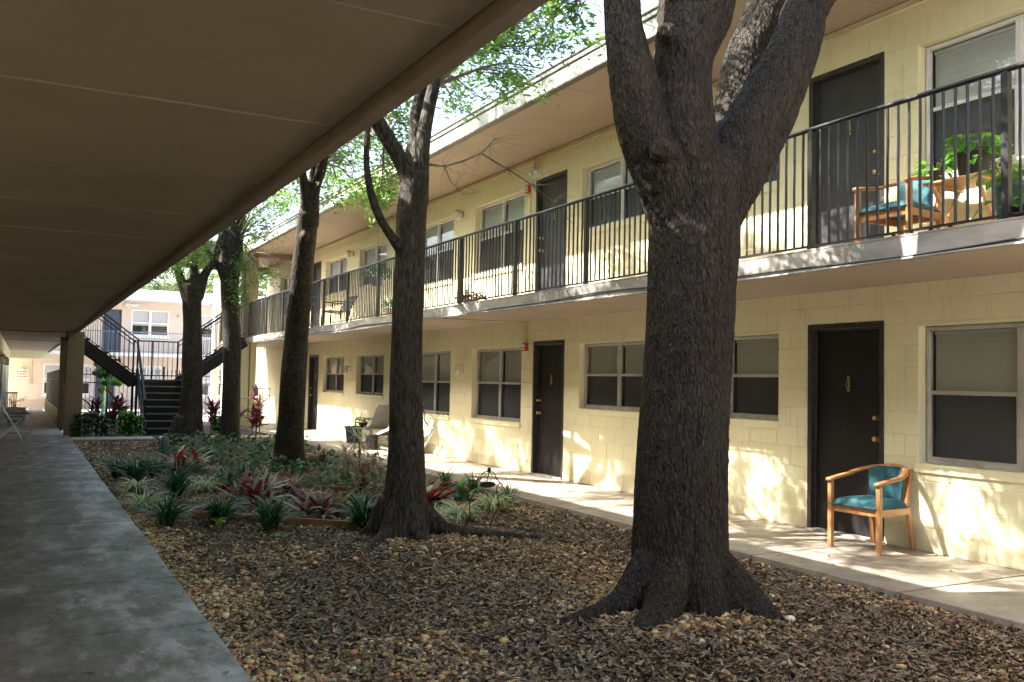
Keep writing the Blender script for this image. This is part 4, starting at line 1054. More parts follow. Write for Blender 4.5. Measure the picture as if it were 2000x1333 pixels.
roots1 = [stub(1293, 290, Y1, 21, 0.262), stub(1303, 60, Y1, 15, 0.235),
    [(G(3.78, 4.85, 0.52), 0.08), (G(3.62, 4.84, 0.24), 0.13), (G(3.48, 4.83, 0.08), 0.115), (G(3.32, 4.82, 0.02), 0.09), (G(3.12, 4.80, -0.01), 0.065), (G(2.88, 4.78, -0.05), 0.03)],
    [(G(3.80, 4.74, 0.46), 0.08), (G(3.68, 4.66, 0.20), 0.13), (G(3.54, 4.58, 0.05), 0.11), (G(3.40, 4.50, 0.0), 0.09), (G(3.26, 4.45, -0.06), 0.05)],
    [(G(4.00, 4.72, 0.42), 0.10), (G(4.04, 4.58, 0.20), 0.14), (G(4.08, 4.42, 0.06), 0.12), (G(4.12, 4.26, -0.01), 0.10), (G(4.14, 4.12, -0.10), 0.06)],
    [(G(4.08, 4.82, 0.42), 0.08), (G(4.22, 4.76, 0.20), 0.12), (G(4.34, 4.70, 0.06), 0.10), (G(4.40, 4.62, 0.0), 0.07), (G(4.48, 4.56, -0.07), 0.04)],
    [(G(3.95, 5.00, 0.6), 0.12), (G(4.0, 5.25, 0.15), 0.14), (G(4.1, 5.6, -0.05), 0.07)],
    [(G(3.86, 4.70, 0.45), 0.12), (G(3.86, 4.50, 0.06), 0.13), (G(3.86, 4.36, -0.09), 0.08)]]
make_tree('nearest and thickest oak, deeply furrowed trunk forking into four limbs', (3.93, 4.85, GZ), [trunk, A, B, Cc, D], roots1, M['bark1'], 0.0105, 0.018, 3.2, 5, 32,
          amp2=0.010, freq2=24, smooth_it=8,
          sprays=[(Vector(q), P(1214, 0, Y1)) for q in ((1.5, 5.54, 5.2), (1.75, 5.45, 4.9), (2.0, 5.33, 4.65), (1.35, 5.65, 5.45), (1.6, 5.5, 5.5), (2.2, 5.4, 5.0), (1.3, 6.0, 6.0), (2.3, 5.2, 4.5))] + [(P(1075, 20, 6.6), P(1214, 0, Y1)), (P(1110, 45, 6.4), P(1214, 0, Y1)), (P(1140, -10, 6.0), P(1214, 0, Y1)), (P(1040, -15, 6.8), P(1214, 0, Y1)), (P(1090, -40, 6), P(1214, 0, Y1))])  # leading sprays are unseen, added to keep sun off the trunk
# tree 2
Y2 = 8.05
t2 = [(G(3.22, 8.05, -0.35), 0.27), PR(788, 1060, Y2, 52), PR(790, 1000, Y2, 44), PR(792, 940, Y2, 38), PR(794, 850, Y2, 33), PR(793, 700, Y2, 31), PR(796, 600, Y2, 31), PR(801, 500, Y2, 29), PR(806, 400, Y2, 29), PR(812, 340, Y2, 27)]
b1 = [PR(818, 400, Y2, 20), PR(822, 300, Y2, 17), PR(832, 235, Y2, 14), PR(846, 170, Y2, 12.5), PR(856, 110, Y2, 12)]; b1 += up(*b1[-1], 0.3, -0.4, 1.9, 0.04)
b2 = [PR(803, 400, Y2 + .05, 20), PR(808, 300, Y2 + .15, 16), PR(815, 220, Y2 + .25, 15), PR(826, 120, Y2 + .3, 14)]; b2 += up(*b2[-1], -0.5, 2.6, 1.9, 0.05)  # unseen end carried back so its leaves dapple the right wall
b3 = [PR(808, 380, Y2, 18), PR(788, 325, Y2, 16), PR(760, 275, Y2, 15.5), PR(730, 222, Y2, 15), PR(705, 170, Y2, 14)]; b3 += up(*b3[-1], -0.6, 0.1, 1.5, 0.045)
b4 = [PR(792, 500, Y2, 12), PR(768, 468, Y2 - .05, 10), PR(742, 425, Y2 - .1, 8.5), PR(724, 375, Y2 - .1, 7.5), PR(716, 320, Y2 - .1, 7), PR(719, 245, Y2 - .1, 7), PR(724, 190, Y2 - .1, 6)]; b4 += up(*b4[-1], -0.2, -0.5, 1.2, 0.02)
roots2 = [
    [(G(3.27, 8.02, 0.36), 0.08), (G(3.42, 7.98, 0.17), 0.10), (G(3.58, 7.93, 0.05), 0.08), (G(3.85, 7.85, 0.01), 0.06), (G(4.15, 7.72, -0.02), 0.045), (G(4.45, 7.62, -0.05), 0.03)],
    [(G(3.1, 7.98, 0.25), 0.10), (G(2.95, 7.9, 0.02), 0.07), (G(2.72, 7.62, -0.03), 0.045), (G(2.45, 7.2, -0.06), 0.025)],
    [(G(3.22, 7.98, 0.4), 0.09), (G(3.26, 7.84, 0.08), 0.10), (G(3.3, 7.68, -0.08), 0.05)],
    [(G(3.1, 8.1, 0.3), 0.12), (G(2.95, 8.2, 0.02), 0.09), (G(2.8, 8.3, -0.08), 0.05)]]
H2 = P(846, 170, Y2); H3 = P(760, 275, Y2)
sp2 = [(P(x, y, Y), s) for x, y, Y, s in ((1000, 150, 9.0, H2), (1060, 135, 8.6, H2), (955, 110, 9.2, H2), (930, 190, 10, H2), (890, 120, 9.6, H2), (980, 60, 8.0, H2), (1030, 40, 7.6, H2), (900, 60, 9, H2), (960, 30, 8.3, H2), (890, 215, 11, H2),
        (760, 235, 10.5, H3), (790, 215, 11, H3), (770, 300, 10.5, H3), (740, 330, 11, H3), (745, 370, 10.2, H3), (700, 250, 10.5, H3), (800, 260, 12, H3), (1030, 90, 8.0, H2))]
def shade_sprays(y0, y1, src, sd):  # unseen leaf sprays added along the sun's path to dapple the right wall
    r_ = random.Random(sd); out = []; y = y0
    while y < y1:
        if r_.random() < 0.8:
            X = r_.uniform(1.9, 3.1); out.append((Vector((X, y + 0.42 * (7.2 - X), r_.uniform(0.1, 1.1) + 1.1 * (7.2 - X))), src))
        y += 0.36
    return out
sp2 += shade_sprays(8.6, 12.0, H3, 1)
def bare2(t):
    """dead leafless branch reaching towards the wall"""
    m = MB(); rr = random.Random(9)
    main = [P(838, 322, 8.2), P(868, 325, 8.3), P(905, 315, 8.4), P(940, 300, 8.5), P(990, 330, 8.7), P(1040, 362, 8.8), P(1080, 395, 8.9), P(1105, 425, 9.0)]
    m.tube(main, [0.014, 0.012, 0.011, 0.010, 0.008, 0.006, 0.004, 0.002], 6, False)
    m.tube([main[3], P(955, 285, 8.45), P(966, 272, 8.4)], [0.009, 0.007, 0.005], 5, False)
    m.tube([P(868, 325, 8.3), P(880, 355, 8.35), P(905, 380, 8.4), P(935, 375, 8.45)], [0.008, 0.006, 0.004, 0.002], 4, False)
    segs = main + [P(955, 285, 8.45), P(966, 272, 8.4), P(890, 365, 8.35)]
    for _ in range(85):
        a = rr.choice(segs); q = a + Vector((rr.uniform(-.10, .22), rr.uniform(-.15, .15), rr.uniform(-.16, .18)))
        q = a + (q - a) * 0.5 + Vector((0.02, 0, 0)); e = q + (q - a) * rr.uniform(.6, 1.6) + Vector((rr.uniform(0, .08), rr.uniform(-.03, .03), rr.uniform(-.05, .03)))
        m.tube([a, q, e], [0.0026, 0.0018, 0.0011], 3, False)
    m.build('bare_branch', M['twig'], t, True)
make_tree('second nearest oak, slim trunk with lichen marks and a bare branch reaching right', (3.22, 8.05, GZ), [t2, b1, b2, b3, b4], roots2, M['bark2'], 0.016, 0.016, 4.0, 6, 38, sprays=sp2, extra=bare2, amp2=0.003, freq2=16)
# tree 3, leaning towards the courtyard middle
t3 = [(G(3.84, 14.75, -0.3), 0.26), PR(563, 905, 14.7, 29), PR(566, 850, 14.5, 26.5), PR(573, 724, 14.1, 24.5), PR(582, 629, 13.8, 24), PR(590, 566, 13.5, 21.5), PR(596, 471, 13.1, 21), PR(602, 410, 12.8, 18)]
c1 = [PR(600, 440, 12.9, 14), PR(597, 380, 12.7, 10.5), PR(589, 330, 12.5, 9), PR(580, 280, 12.3, 8)]; c1 += up(*c1[-1], -0.4, -0.2, 1.8, 0.04)
c2 = [PR(605, 440, 12.9, 16), PR(616, 370, 12.6, 11.5), PR(630, 320, 12.3, 10.5), PR(645, 260, 12.0, 10)]; c2 += up(*c2[-1], 0.5, -0.2, 2.0, 0.05)
c3 = [PR(603, 430, 13, 12), PR(609, 350, 13, 8), PR(612, 290, 13.1, 7)]; c3 += up(*c3[-1], -1.3, 3.0, 1.6, 0.03)  # unseen end swung back to shade the farther wall
H = P(630, 320, 12.3)
sp3 = [(P(x, y, Y), H) for x, y, Y in ((655, 320, 13.5), (690, 290, 13), (720, 270, 12.5), (660, 360, 14), (640, 290, 14), (690, 330, 14.5), (620, 330, 15), (700, 380, 14), (560, 360, 14))]
sp3 += shade_sprays(12.0, 18.2, H, 2)
make_tree('middle oak leaning right, its trunk rising from the plant bed past the gallery', (3.84, 14.7, GZ), [t3, c1, c2, c3], [stub(589, 548, 13.4, 9, 0.10), stub(594, 458, 12.95, 8, 0.09),
    [(G(3.9, 14.6, 0.3), 0.14), (G(4.02, 14.5, 0.02), 0.09), (G(4.15, 14.4, -0.1), 0.04)], [(G(3.75, 14.6, 0.3), 0.14), (G(3.6, 14.45, 0.0), 0.09), (G(3.45, 14.35, -0.1), 0.04)]],
    M['bark2'], 0.022, 0.03, 3.0, 7, 38, sprays=sp3)
# trees 4 and 5 near the stairs
Y4 = 21.4
t4 = [(G(4.27, 21.4, -0.3), 0.25), PR(449, 870, Y4, 21), PR(450, 820, Y4, 18.5), PR(453, 700, Y4, 18), PR(450, 600, Y4, 17), PR(449, 545, Y4, 17), PR(449, 515, Y4, 15)]
d1 = [PR(447, 560, Y4, 11), PR(433, 532, Y4, 7.5), PR(416, 505, Y4, 6.5), PR(402, 486, Y4, 6)]; d1 += up(*d1[-1], -0.6, 0, 1.3, 0.03)
d2 = [PR(452, 560, Y4, 13), PR(461, 516, Y4, 10), PR(466, 468, Y4, 9.5), PR(472, 425, Y4, 9)]; d2 += up(*d2[-1], 0.3, -0.5, 2.0, 0.05)
d3 = [PR(448, 545, Y4, 13), PR(445, 497, Y4, 10.5), PR(447, 440, Y4, 10), PR(446, 390, Y4, 9)]; d3 += up(*d3[-1], -0.1, 0.6, 1.8, 0.04)
H = P(466, 468, Y4)
sp4 = [(P(x, y, Y), H) for x, y, Y in ((500, 430, 20), (530, 445, 19.5), (520, 400, 19), (545, 395, 18.5), (500, 470, 20.5), (525, 470, 20), (480, 520, 21), (498, 548, 21), (512, 545, 20.6), (480, 570, 21.1), (500, 385, 18), (540, 420, 19), (485, 595, 21.2))]
sp4 += shade_sprays(18.2, 25.0, H, 3)
make_tree('slender oak just left of the tall brown column', (4.27, 21.4, GZ), [t4, d1, d2, d3], [[(G(4.3, 21.3, 0.3), 0.13), (G(4.4, 21.2, 0), 0.08), (G(4.5, 21.1, -.1), 0.04)]], M['bark2'], 0.028, 0.03, 3.0, 8, 26, sprays=sp4)
Y5 = 21.3
t5 = [(G(3.3, 21.3, -0.3), 0.34), PR(365, 862, Y5, 33), PR(370, 820, Y5, 24), PR(374, 750, Y5, 19.5), PR(375, 650, Y5, 17.5), PR(374, 590, Y5, 18), PR(376, 555, Y5, 22)]
e1 = [PR(366, 580, Y5, 13), PR(354, 548, Y5, 9), PR(343, 516, Y5, 7.5), PR(330, 480, Y5, 7)]; e1 += up(*e1[-1], -0.5, -0.2, 1.6, 0.04)
e2 = [PR(376, 580, Y5, 13), PR(378, 540, Y5, 9), PR(380, 500, Y5, 8), PR(382, 450, Y5, 8)]; e2 += up(*e2[-1], 0, -0.5, 1.8, 0.04)
e3 = [PR(384, 580, Y5, 13), PR(398, 541, Y5, 8.5), PR(416, 513, Y5, 7.5), PR(430, 475, Y5, 7)]; e3 += up(*e3[-1], 0.3, 0.5, 1.6, 0.04)
H = P(378, 520, Y5)
sp5 = [(P(x, y, Y), H) for x, y, Y in ((350, 510, 20.5), (375, 495, 20), (340, 530, 20.8), (400, 490, 20.8), (325, 540, 21), (420, 470, 20), (408, 510, 22.2), (365, 540, 22), (345, 500, 19.5))]
make_tree('farthest oak, dark trunk with a wide foot in front of the stairs', (3.3, 21.3, GZ), [t5, e1, e2, e3], [
    [(G(3.15, 21.2, 0.5), 0.18), (G(2.95, 21.1, 0.12), 0.13), (G(2.72, 21.0, -0.02), 0.07), (G(2.45, 20.9, -0.07), 0.03)], [(G(3.45, 21.2, 0.3), 0.14), (G(3.6, 21.1, 0.02), 0.09), (G(3.7, 21.0, -.1), 0.04)]],
    M['bark2'], 0.028, 0.03, 3.0, 9, 26, sprays=sp5)

# far trees beyond the tan building
def far_tree(label, x, y, h, rad, seed, cnt=900, group=None):
    rr = random.Random(seed); t = thing('shade_tree', label, 'tree', (x, y, -0.4), 0, group)
    g = MB(); g.tube([(x, y, -0.4), (x + 0.2, y, h * 0.35), (x + 0.1, y, h * 0.6)], [0.4, 0.3, 0.2], 8)
    for _ in range(8):
        a = rr.uniform(0, 2 * PI); g.tube([(x + 0.1, y, h * rr.uniform(.35, .55)), (x + math.cos(a) * rad * .5, y + math.sin(a) * rad * .5, h * .65), (x + math.cos(a) * rad * .8, y + math.sin(a) * rad * .8, h * .8)], [0.14, 0.08, 0.03], 5)
    g.build('trunk', M['twig'], t)
    cs = []
    for _ in range(cnt):
        a = rr.uniform(0, 2 * PI); u = rr.uniform(-1, 1); q = rr.uniform(0.45, 1) ** 0.6
        q *= 0.8 + 0.35 * mnoise.noise(Vector((math.cos(a) * 2, math.sin(a) * 2, u * 2 + seed)))
        s_ = math.sqrt(1 - u * u)
        cs.append((x + rad * q * s_ * math.cos(a), y + rad * q * s_ * math.sin(a), h * 0.66 + h * 0.36 * q * u))
    V, F, T = leaves(cs, (0.25, 0.25, 0.2), 14, L=(0.16, 0.28), W=0.5, seed=seed)
    link('crown', mesh_np('crown', V - np.array((x, y, -0.4)), F, M['farleaf'], False, T), t)
for (x, y, h, r_, s_, lb) in ((5.5, 60, 8.4, 4.2, 1, 'pale green tree rising over the tan building roof, left of the dark trunk'), (10.5, 63, 9.0, 4.5, 2, 'pale green tree seen between the two stair-side trunks'), (-2, 62, 8, 4.5, 3, 'pale tree over the left end of the tan building roof'),
                         (15.0, 62, 10, 5, 4, 'pale tree seen past the tall column through the upper gallery'), (20, 60, 10, 5, 5, 'farthest right pale tree behind the upper gallery')):
    far_tree(lb, x, y, h, r_, s_)

# ------------------------------------------------------------------ leaf litter and pebbles
def inside(x, y):
    if not (XL + 0.01 < x < XR - 0.01): return False
    if (x - 3.93) ** 2 + (y - 4.85) ** 2 < 0.2 or (x - 3.22) ** 2 + (y - 8.05) ** 2 < 0.06: return False
    return True
def pmask(x, y):
    """0..1 share of pebbles: more along the walks and in worn patches"""
    e = min(x - XL, 0.0 + (XR - x))
    v = 0.28 + 0.75 * mnoise.noise(Vector((x * 0.9, y * 0.9, 7.3))) + 0.25 * math.exp(-((x - 3.9) ** 2 + (y - 4.6) ** 2) / 1.0) + 0.3 * math.exp(-((x - 3.3) ** 2 + (y - 7.5) ** 2) / 0.5) + 0.75 * math.exp(-((x - XL) / 0.35) ** 2)
    if y < 6.5: v += 0.12
    return v
ico_v = []; phi = (1 + 5 ** 0.5) / 2
for a, b in ((-1, phi), (1, phi), (-1, -phi), (1, -phi)): ico_v += [(a, b, 0), (0, a, b), (b, 0, a)]
ico_v = np.array(ico_v) / math.sqrt(1 + phi * phi)
ico_f = []
for i in range(12):
    for j in range(i + 1, 12):
        for k in range(j + 1, 12):
            a, b, c = ico_v[i], ico_v[j], ico_v[k]
            if max(np.linalg.norm(a - b), np.linalg.norm(b - c), np.linalg.norm(a - c)) < 1.06:
                ico_f.append((i, j, k) if np.dot(np.cross(b - a, c - a), a) > 0 else (i, k, j))
ico_f = np.array(ico_f)
def scatter(n, y0, y1, want, x0=XL, x1=XR):
    out = []
    while len(out) < n:
        x = nr.uniform(x0, x1); y = nr.uniform(y0, y1)
        if inside(x, y) and rnd.random() < want(x, y): out.append((x, y, gh(x, y)))
    return np.array(out)
clip = lambda v: 0.03 + 0.97 * max(0, min(1, v))
pb = np.vstack([scatter(1800, 2.2, 3.2, lambda x, y: 1, 3.6), scatter(14500, 3.2, 7.5, lambda x, y: clip((pmask(x, y) - 0.25) * 1.5)), scatter(8000, 7.5, 12, lambda x, y: clip((pmask(x, y) - 0.3) * 1.5)), scatter(5000, 12, 23, lambda x, y: clip(pmask(x, y)))])
n = len(pb)
q = nr.normal(0, 1, (n, 4)); q /= np.linalg.norm(q, axis=1, keepdims=True)
def qrot(q, v):
    u = q[:, None, 1:]; s = q[:, None, :1]
    return v + 2 * np.cross(u, np.cross(u, v) + s * v)
rad = np.clip(nr.lognormal(-4.52, 0.36, n), 0.006, 0.03)[:, None, None] * (1 + 0.3 * (pb[:, 1] > 12))[:, None, None]
sc = np.stack([nr.uniform(0.95, 1.45, n), nr.uniform(0.75, 1.1, n), nr.uniform(0.5, 0.8, n)], 1)[:, None, :]
ang = nr.uniform(0, 2 * PI, n); qz = np.stack([np.cos(ang / 2), nr.uniform(-.2, .2, n), nr.uniform(-.2, .2, n), np.sin(ang / 2)], 1); qz /= np.linalg.norm(qz, axis=1, keepdims=True)
v = ico_v[None] * (1 + nr.uniform(-0.10, 0.10, (n, 12, 1))) * sc * rad
v = qrot(qz, v) + pb[:, None, :] + np.stack([np.zeros(n), np.zeros(n), rad[:, 0, 0] * nr.uniform(0.2, 0.9, n)], 1)[:, None, :]
pal = np.array([(0.42, 0.29, 0.14), (0.34, 0.22, 0.11), (0.50, 0.37, 0.20), (0.58, 0.50, 0.36), (0.22, 0.15, 0.09), (0.30, 0.25, 0.20), (0.66, 0.62, 0.54), (0.38, 0.20, 0.10)])
ci = nr.choice(8, n, p=[.24, .2, .17, .1, .1, .08, .04, .07]); colr = pal[ci] * nr.uniform(0.85, 1.3, (n, 1)) * np.array([1.12, 1.0, 0.78])
T = np.repeat(np.hstack([colr, np.ones((n, 1))]), 12, 0)
F = (ico_f[None] + (np.arange(n) * 12)[:, None, None]).reshape(-1, 3)
o = link('pebbles', mesh_np('pebbles', v.reshape(-1, 3), F, M['pebble'], True, T)); tag(o, 'rounded tan and white river pebbles scattered through the courtyard', 'pebbles', kind='stuff')
lf = np.vstack([scatter(6000, 2.2, 3.2, lambda x, y: 1, 3.6), scatter(42000, 3.2, 7.5, lambda x, y: clip(1.15 - pmask(x, y))), scatter(24000, 7.5, 12.5, lambda x, y: clip(1.2 - pmask(x, y))), scatter(14000, 12.5, 22.4, lambda x, y: 1)])
n = len(lf)
Ln = np.clip(nr.normal(0.054, 0.016, n), 0.018, 0.10); Wn = Ln * nr.uniform(0.22, 0.42, n)
az = nr.uniform(0, 2 * PI, n); d = np.stack([np.cos(az), np.sin(az), nr.normal(0, 0.28, n)], 1); d /= np.linalg.norm(d, axis=1, keepdims=True)
s = np.cross(d, np.stack([nr.normal(0, .5, n), nr.normal(0, .5, n), np.ones(n)], 1)); s /= np.linalg.norm(s, axis=1, keepdims=True); nn = np.cross(s, d)
c = lf + np.stack([np.zeros(n), np.zeros(n), nr.uniform(0.004, 0.028, n)], 1)
l_, w_ = Ln[:, None], Wn[:, None]; curl = nr.uniform(-0.25, 0.25, n)[:, None] * l_
V = np.stack([c - d * l_ / 2 + nn * curl, c - d * l_ * .1 + s * w_ / 2, c + d * l_ / 2 + nn * curl, c - d * l_ * .1 - s * w_ / 2, c - d * l_ * 0.05 + nn * w_ * -0.25], 1)
Fq = np.array([(0, 4, 1), (1, 4, 2), (2, 4, 3), (3, 4, 0)])
pal = np.array([(0.10, 0.062, 0.04), (0.15, 0.10, 0.065), (0.20, 0.145, 0.10), (0.26, 0.20, 0.14), (0.07, 0.045, 0.032), (0.17, 0.085, 0.045), (0.32, 0.24, 0.14)])
colr = pal[nr.choice(7, n, p=[.23, .22, .18, .1, .12, .1, .05])] * nr.uniform(0.9, 1.6, (n, 1)) * np.array([1.06, 1.04, 0.86]); T = np.repeat(np.hstack([colr, np.ones((n, 1))]), 5, 0)
F = (Fq[None] + (np.arange(n) * 5)[:, None, None]).reshape(-1, 3)
o = link('leaf_litter', mesh_np('leaf_litter', V.reshape(-1, 3), F, M['litter'], False, T)); tag(o, 'dry brown fallen leaves covering the courtyard soil', 'leaf litter', kind='stuff')
tw = MB(); r_ = random.Random(21)
for _ in range(260):
    x, y = r_.uniform(XL + .15, XR - .15), 3.0 + 14 * r_.random() ** 1.5
    if not inside(x, y): continue
    a = r_.uniform(0, PI); L_ = r_.uniform(0.06, 0.28); z = gh(x, y) + 0.028; dx, dy = math.cos(a) * L_ / 2, math.sin(a) * L_ / 2
    tw.tube([(x - dx, y - dy, z), (x + r_.uniform(-.02, .02), y + r_.uniform(-.02, .02), z + 0.012), (x + dx, y + dy, z + r_.uniform(-.01, .02))], [0.0035, 0.003, 0.0015], 4, False)
o = tw.build('fallen_twigs', M['twig']); tag(o, 'thin grey fallen twigs lying on the leaf litter', 'twigs', kind='stuff')
# scattered leaves on the two walkways
pts = [(rnd.uniform(-0.3, 1.0) if rnd.random() < .3 else 1.03 - abs(rnd.gauss(0, 0.3)), rnd.uniform(3.4, 12), 0.003) for _ in range(150)] + [(rnd.uniform(5.65, 7.15), rnd.uniform(3.5, 13), 0.003) for _ in range(90)]
g = MB(); Tn = []
for (x, y, z) in pts:
    if x < -0.5: continue
    a = rnd.uniform(0, 2 * PI); L_ = rnd.uniform(0.03, 0.07); W_ = L_ * rnd.uniform(.25, .45); dx, dy = math.cos(a), math.sin(a)
    g.add([(x - dx * L_ / 2, y - dy * L_ / 2, z + rnd.uniform(0, .012)), (x - dy * W_ / 2, y + dx * W_ / 2, z + 0.001), (x + dx * L_ / 2, y + dy * L_ / 2, z + rnd.uniform(0, .012)), (x + dy * W_ / 2, y - dx * W_ / 2, z + 0.006)], [(0, 1, 2, 3)])
    c = rnd.choice([(0.26, 0.17, 0.10), (0.12, 0.08, 0.05), (0.38, 0.29, 0.16), (0.46, 0.42, 0.32)]); Tn += [(*c, 1)] * 4
me = mesh_np('walk_leaves', g.v, g.f, M['litter'], False, Tn); o = link('walk_leaves', me); tag(o, 'loose dry leaves lying on the two concrete walkways', 'leaf litter', kind='stuff')

# ------------------------------------------------------------------ plants
def blades(rr, n, L, W, droop, up_, spread=0.05, seg=4, cup=0.0, wshape='grass', jitter=0.3):
    V = []; F = []; T = []
    for i in range(n):
        a = rr.uniform(0, 2 * PI); h = Vector((math.cos(a), math.sin(a), 0)); side = Vector((-math.sin(a), math.cos(a), 0))
        l = L * rr.uniform(0.6, 1.1); e = up_ * rr.uniform(1 - jitter, 1 + jitter * .6); p = h * rr.uniform(0, spread) + side * rr.uniform(-spread, spread) * .5
        ang = math.radians(min(88, e)); tt = rr.uniform(0, 1); b = len(V)
        side = (side + Vector((0, 0, rr.uniform(-.35, .35)))).normalized()
        for k in range(seg + 1):
            t = k / seg
            wd = {'grass': (1 - t ** 2.2) * (0.7 + 0.3 * min(1, t * 4)), 'lance': math.sin(PI * min(1, 0.12 + 0.88 * t) ** 0.85) ** 0.8}[wshape] * W / 2
            if k == seg: wd = W * 0.03
            nrm = (h * -math.sin(ang) + Vector((0, 0, math.cos(ang)))) * (cup * wd)
            V.append(p + side * wd + nrm); V.append(p - side * wd + nrm)
            T += [(tt, tt, tt, 1)] * 2
            p = p + (h * math.cos(ang) + Vector((0, 0, math.sin(ang)))) * (l / seg); ang -= math.radians(droop) / seg * rr.uniform(.7, 1.3)
        for k in range(seg): F.append((b + 2 * k, b + 2 * k + 1, b + 2 * k + 3, b + 2 * k + 2))
    return V, F, T
def tuft(x, y, label, mat, n=70, L=0.42, W=0.011, droop=95, up_=72, seed=0, name='grass_clump', cat='plant', group=None, z=None):
    rr = random.Random(seed); V, F, T = blades(rr, n, L, W, droop, up_)
    me = mesh_np(name, [tuple(v) for v in V], F, M[mat], True, T)
    o = link(name, me, None, (x, y, (gh(x, y) if z is None else z) + 0.0)); return tag(o, label, cat, group)
def leafy(x, y, label, mats, n=16, L=0.38, W=0.065, droop=60, up_=55, seed=0, name='cordyline', stem=0.0, z=None, stems=((0, 0),), jitter=0.5, low=0.25):
    """rosette plant; every leaf is a part of its own"""
    rr = random.Random(seed); z0 = gh(x, y) if z is None else z
    t = thing(name, label, 'plant', (x, y, z0))
    pool = []
    for m in mats:
        for q in range(5):
            V, F, T = blades(rr, 1, L, W, droop * (0.5 + 0.25 * q), up_ * (0.45 + 0.24 * q), 0.0, 5, 0.5, 'lance', 0.15)
            V = [Matrix.Rotation(-math.atan2(V[-1].y, V[-1].x), 3, 'Z') @ v for v in V]
            pool.append(mesh_np('leaf', [tuple(v) for v in V], F, M[m], True, T))
    for (ox, oy) in stems:
        st = stem * rr.uniform(.8, 1.1)
        if stem > 0: MB().tube([(ox, oy, 0), (ox + .01, oy, st)], 0.012, 6).build('stem', M['stem'], t, world=False)
        for i in range(n):
            f = i / n
            o = link('leaf', rr.choice(pool), t, (ox + rr.uniform(-.02, .02), oy + rr.uniform(-.02, .02), st * (low + (1 - low) * f) if stem else rr.uniform(0, .07)))
            o.rotation_euler = (rr.uniform(-.25, .25), rr.uniform(-.35, .35) + (0.35 * (1 - f) if stem else 0), i * 2.4 + rr.uniform(-.4, .4)); s_ = rr.uniform(.7, 1.15); o.scale = (s_, s_, s_)
    return t
LIR = [(1.84, 9.63, 'dark green strap-leaf clump at the left end of the edging board', .34, 80), (2.20, 9.02, 'dark strap-leaf clump in front of the middle of the edging board', .40, 95), (3.0, 8.62, 'broad dark strap-leaf clump just left of the second nearest trunk', .42, 90),
       (1.33, 9.68, 'upright dark grass clump nearest the left walkway', .38, 75), (1.27, 14.4, 'leftmost dark grass clump of the far row', .42, 70), (1.45, 13.7, 'dark grass clump second in the far row by the left walkway', .45, 85), (1.76, 14.1, 'dark grass clump just left of the short grey post', .42, 80),
       (1.74, 11.9, 'dark grass clump in the middle of the left part of the bed', .44, 90), (2.45, 12.6, 'dark grass clump left of the orange-leaved plant', .36, 60), (2.85, 13.25, 'small dark grass clump by the inner edging board', .36, 70)]
for i, (x, y, lb, L, n) in enumerate(LIR): tuft(x, y, lb, 'liriope', n + 40, L * 1.25, 0.023, 95, 78, 100 + i, 'grass_clump')
VAR = [(1.34, 12.33, 'pale striped grass clump closest to the left walkway, farther of two'), (1.25, 10.9, 'pale striped grass clump closest to the left walkway, nearer of two'), (2.17, 12.4, 'bushy pale striped grass clump in the middle of the bed'),
       (2.9, 12.3, 'pale striped grass clump just behind the red-leaved plants'), (4.22, 8.95, 'pale striped grass clump left of the wire garden stand'), (4.88, 9.5, 'pale striped grass clump behind the wire garden stand'), (3.72, 8.55, 'pale striped grass clump at the right foot of the second nearest trunk')]
for i, (x, y, lb) in enumerate(VAR): tuft(x, y, lb, 'varieg', 120, 0.44, 0.019, 125, 68, 140 + i, 'striped_grass_clump')
RG = [(5.35, 11.9, 'green grass clump at the walkway edge, left one of two beside the trunk'), (5.46, 11.2, 'tall green grass clump at the walkway edge, right of the red plant'), (5.28, 9.85, 'green grass clump at the walkway edge right of the wire stand'), (4.55, 13.2, 'green grass clump just right of the second trunk near the bed edge'), (4.15, 12.6, 'green grass clump left of the second trunk behind the dry stalks')]
for i, (x, y, lb) in enumerate(RG): tuft(x, y, lb, 'liriope', 80, 0.46, 0.011, 85, 74, 160 + i, 'grass_clump')
RED = [(2.46, 10.9, 'red and cream striped plant at the middle of the bed'), (3.02, 11.6, 'upright red and cream plant at the foot of the middle oak'), (2.90, 9.6, 'wide red and cream plant behind the edging board'), (4.72, 16.0, 'red and cream plant right of the middle oak'),
       (2.32, 14.9, 'large red and white plant right of the short grey post'), (4.22, 10.0, 'fiery red and grey plant just right of the second nearest trunk'), (4.05, 11.8, 'small reddish plant under the dry stalks'), (2.05, 15.6, 'dark red plant behind the short grey post')]
for i, (x, y, lb) in enumerate(RED): leafy(x, y, lb, ['redleaf', 'creamleaf', 'redleaf', 'creamleaf'], (24 if i != 6 else 14), 0.47 if i in (0, 2, 5, 4) else 0.37, 0.064, 50, 56, 200 + i, 'red_cordyline', stems=((0, 0), (0.16, 0.12), (-0.17, 0.08)) if i in (0, 2, 4, 5) else ((0, 0), (0.1, 0.1)))
leafy(1.84, 9.75, 'silvery broad-leaved plant behind the left end of the edging board', ['mint', 'fern'], 12, 0.30, 0.11, 60, 50, 220, 'broad_leaf_plant')
leafy(4.9, 10.35, 'large blue-green leaf plant between the red plant and the wire stand', ['mint', 'fern', 'bright'], 9, 0.36, 0.15, 40, 62, 221, 'broad_leaf_plant')
leafy(1.80, 9.45, 'lime green leaf seedling in front of the edging board', ['yellowleaf'], 3, 0.20, 0.09, 70, 40, 222, 'seedling')
leafy(2.17, 8.44, 'small fallen pink and green leaf sprig on the litter', ['redleaf', 'bright'], 3, 0.16, 0.05, 20, 18, 223, 'leaf_sprig')
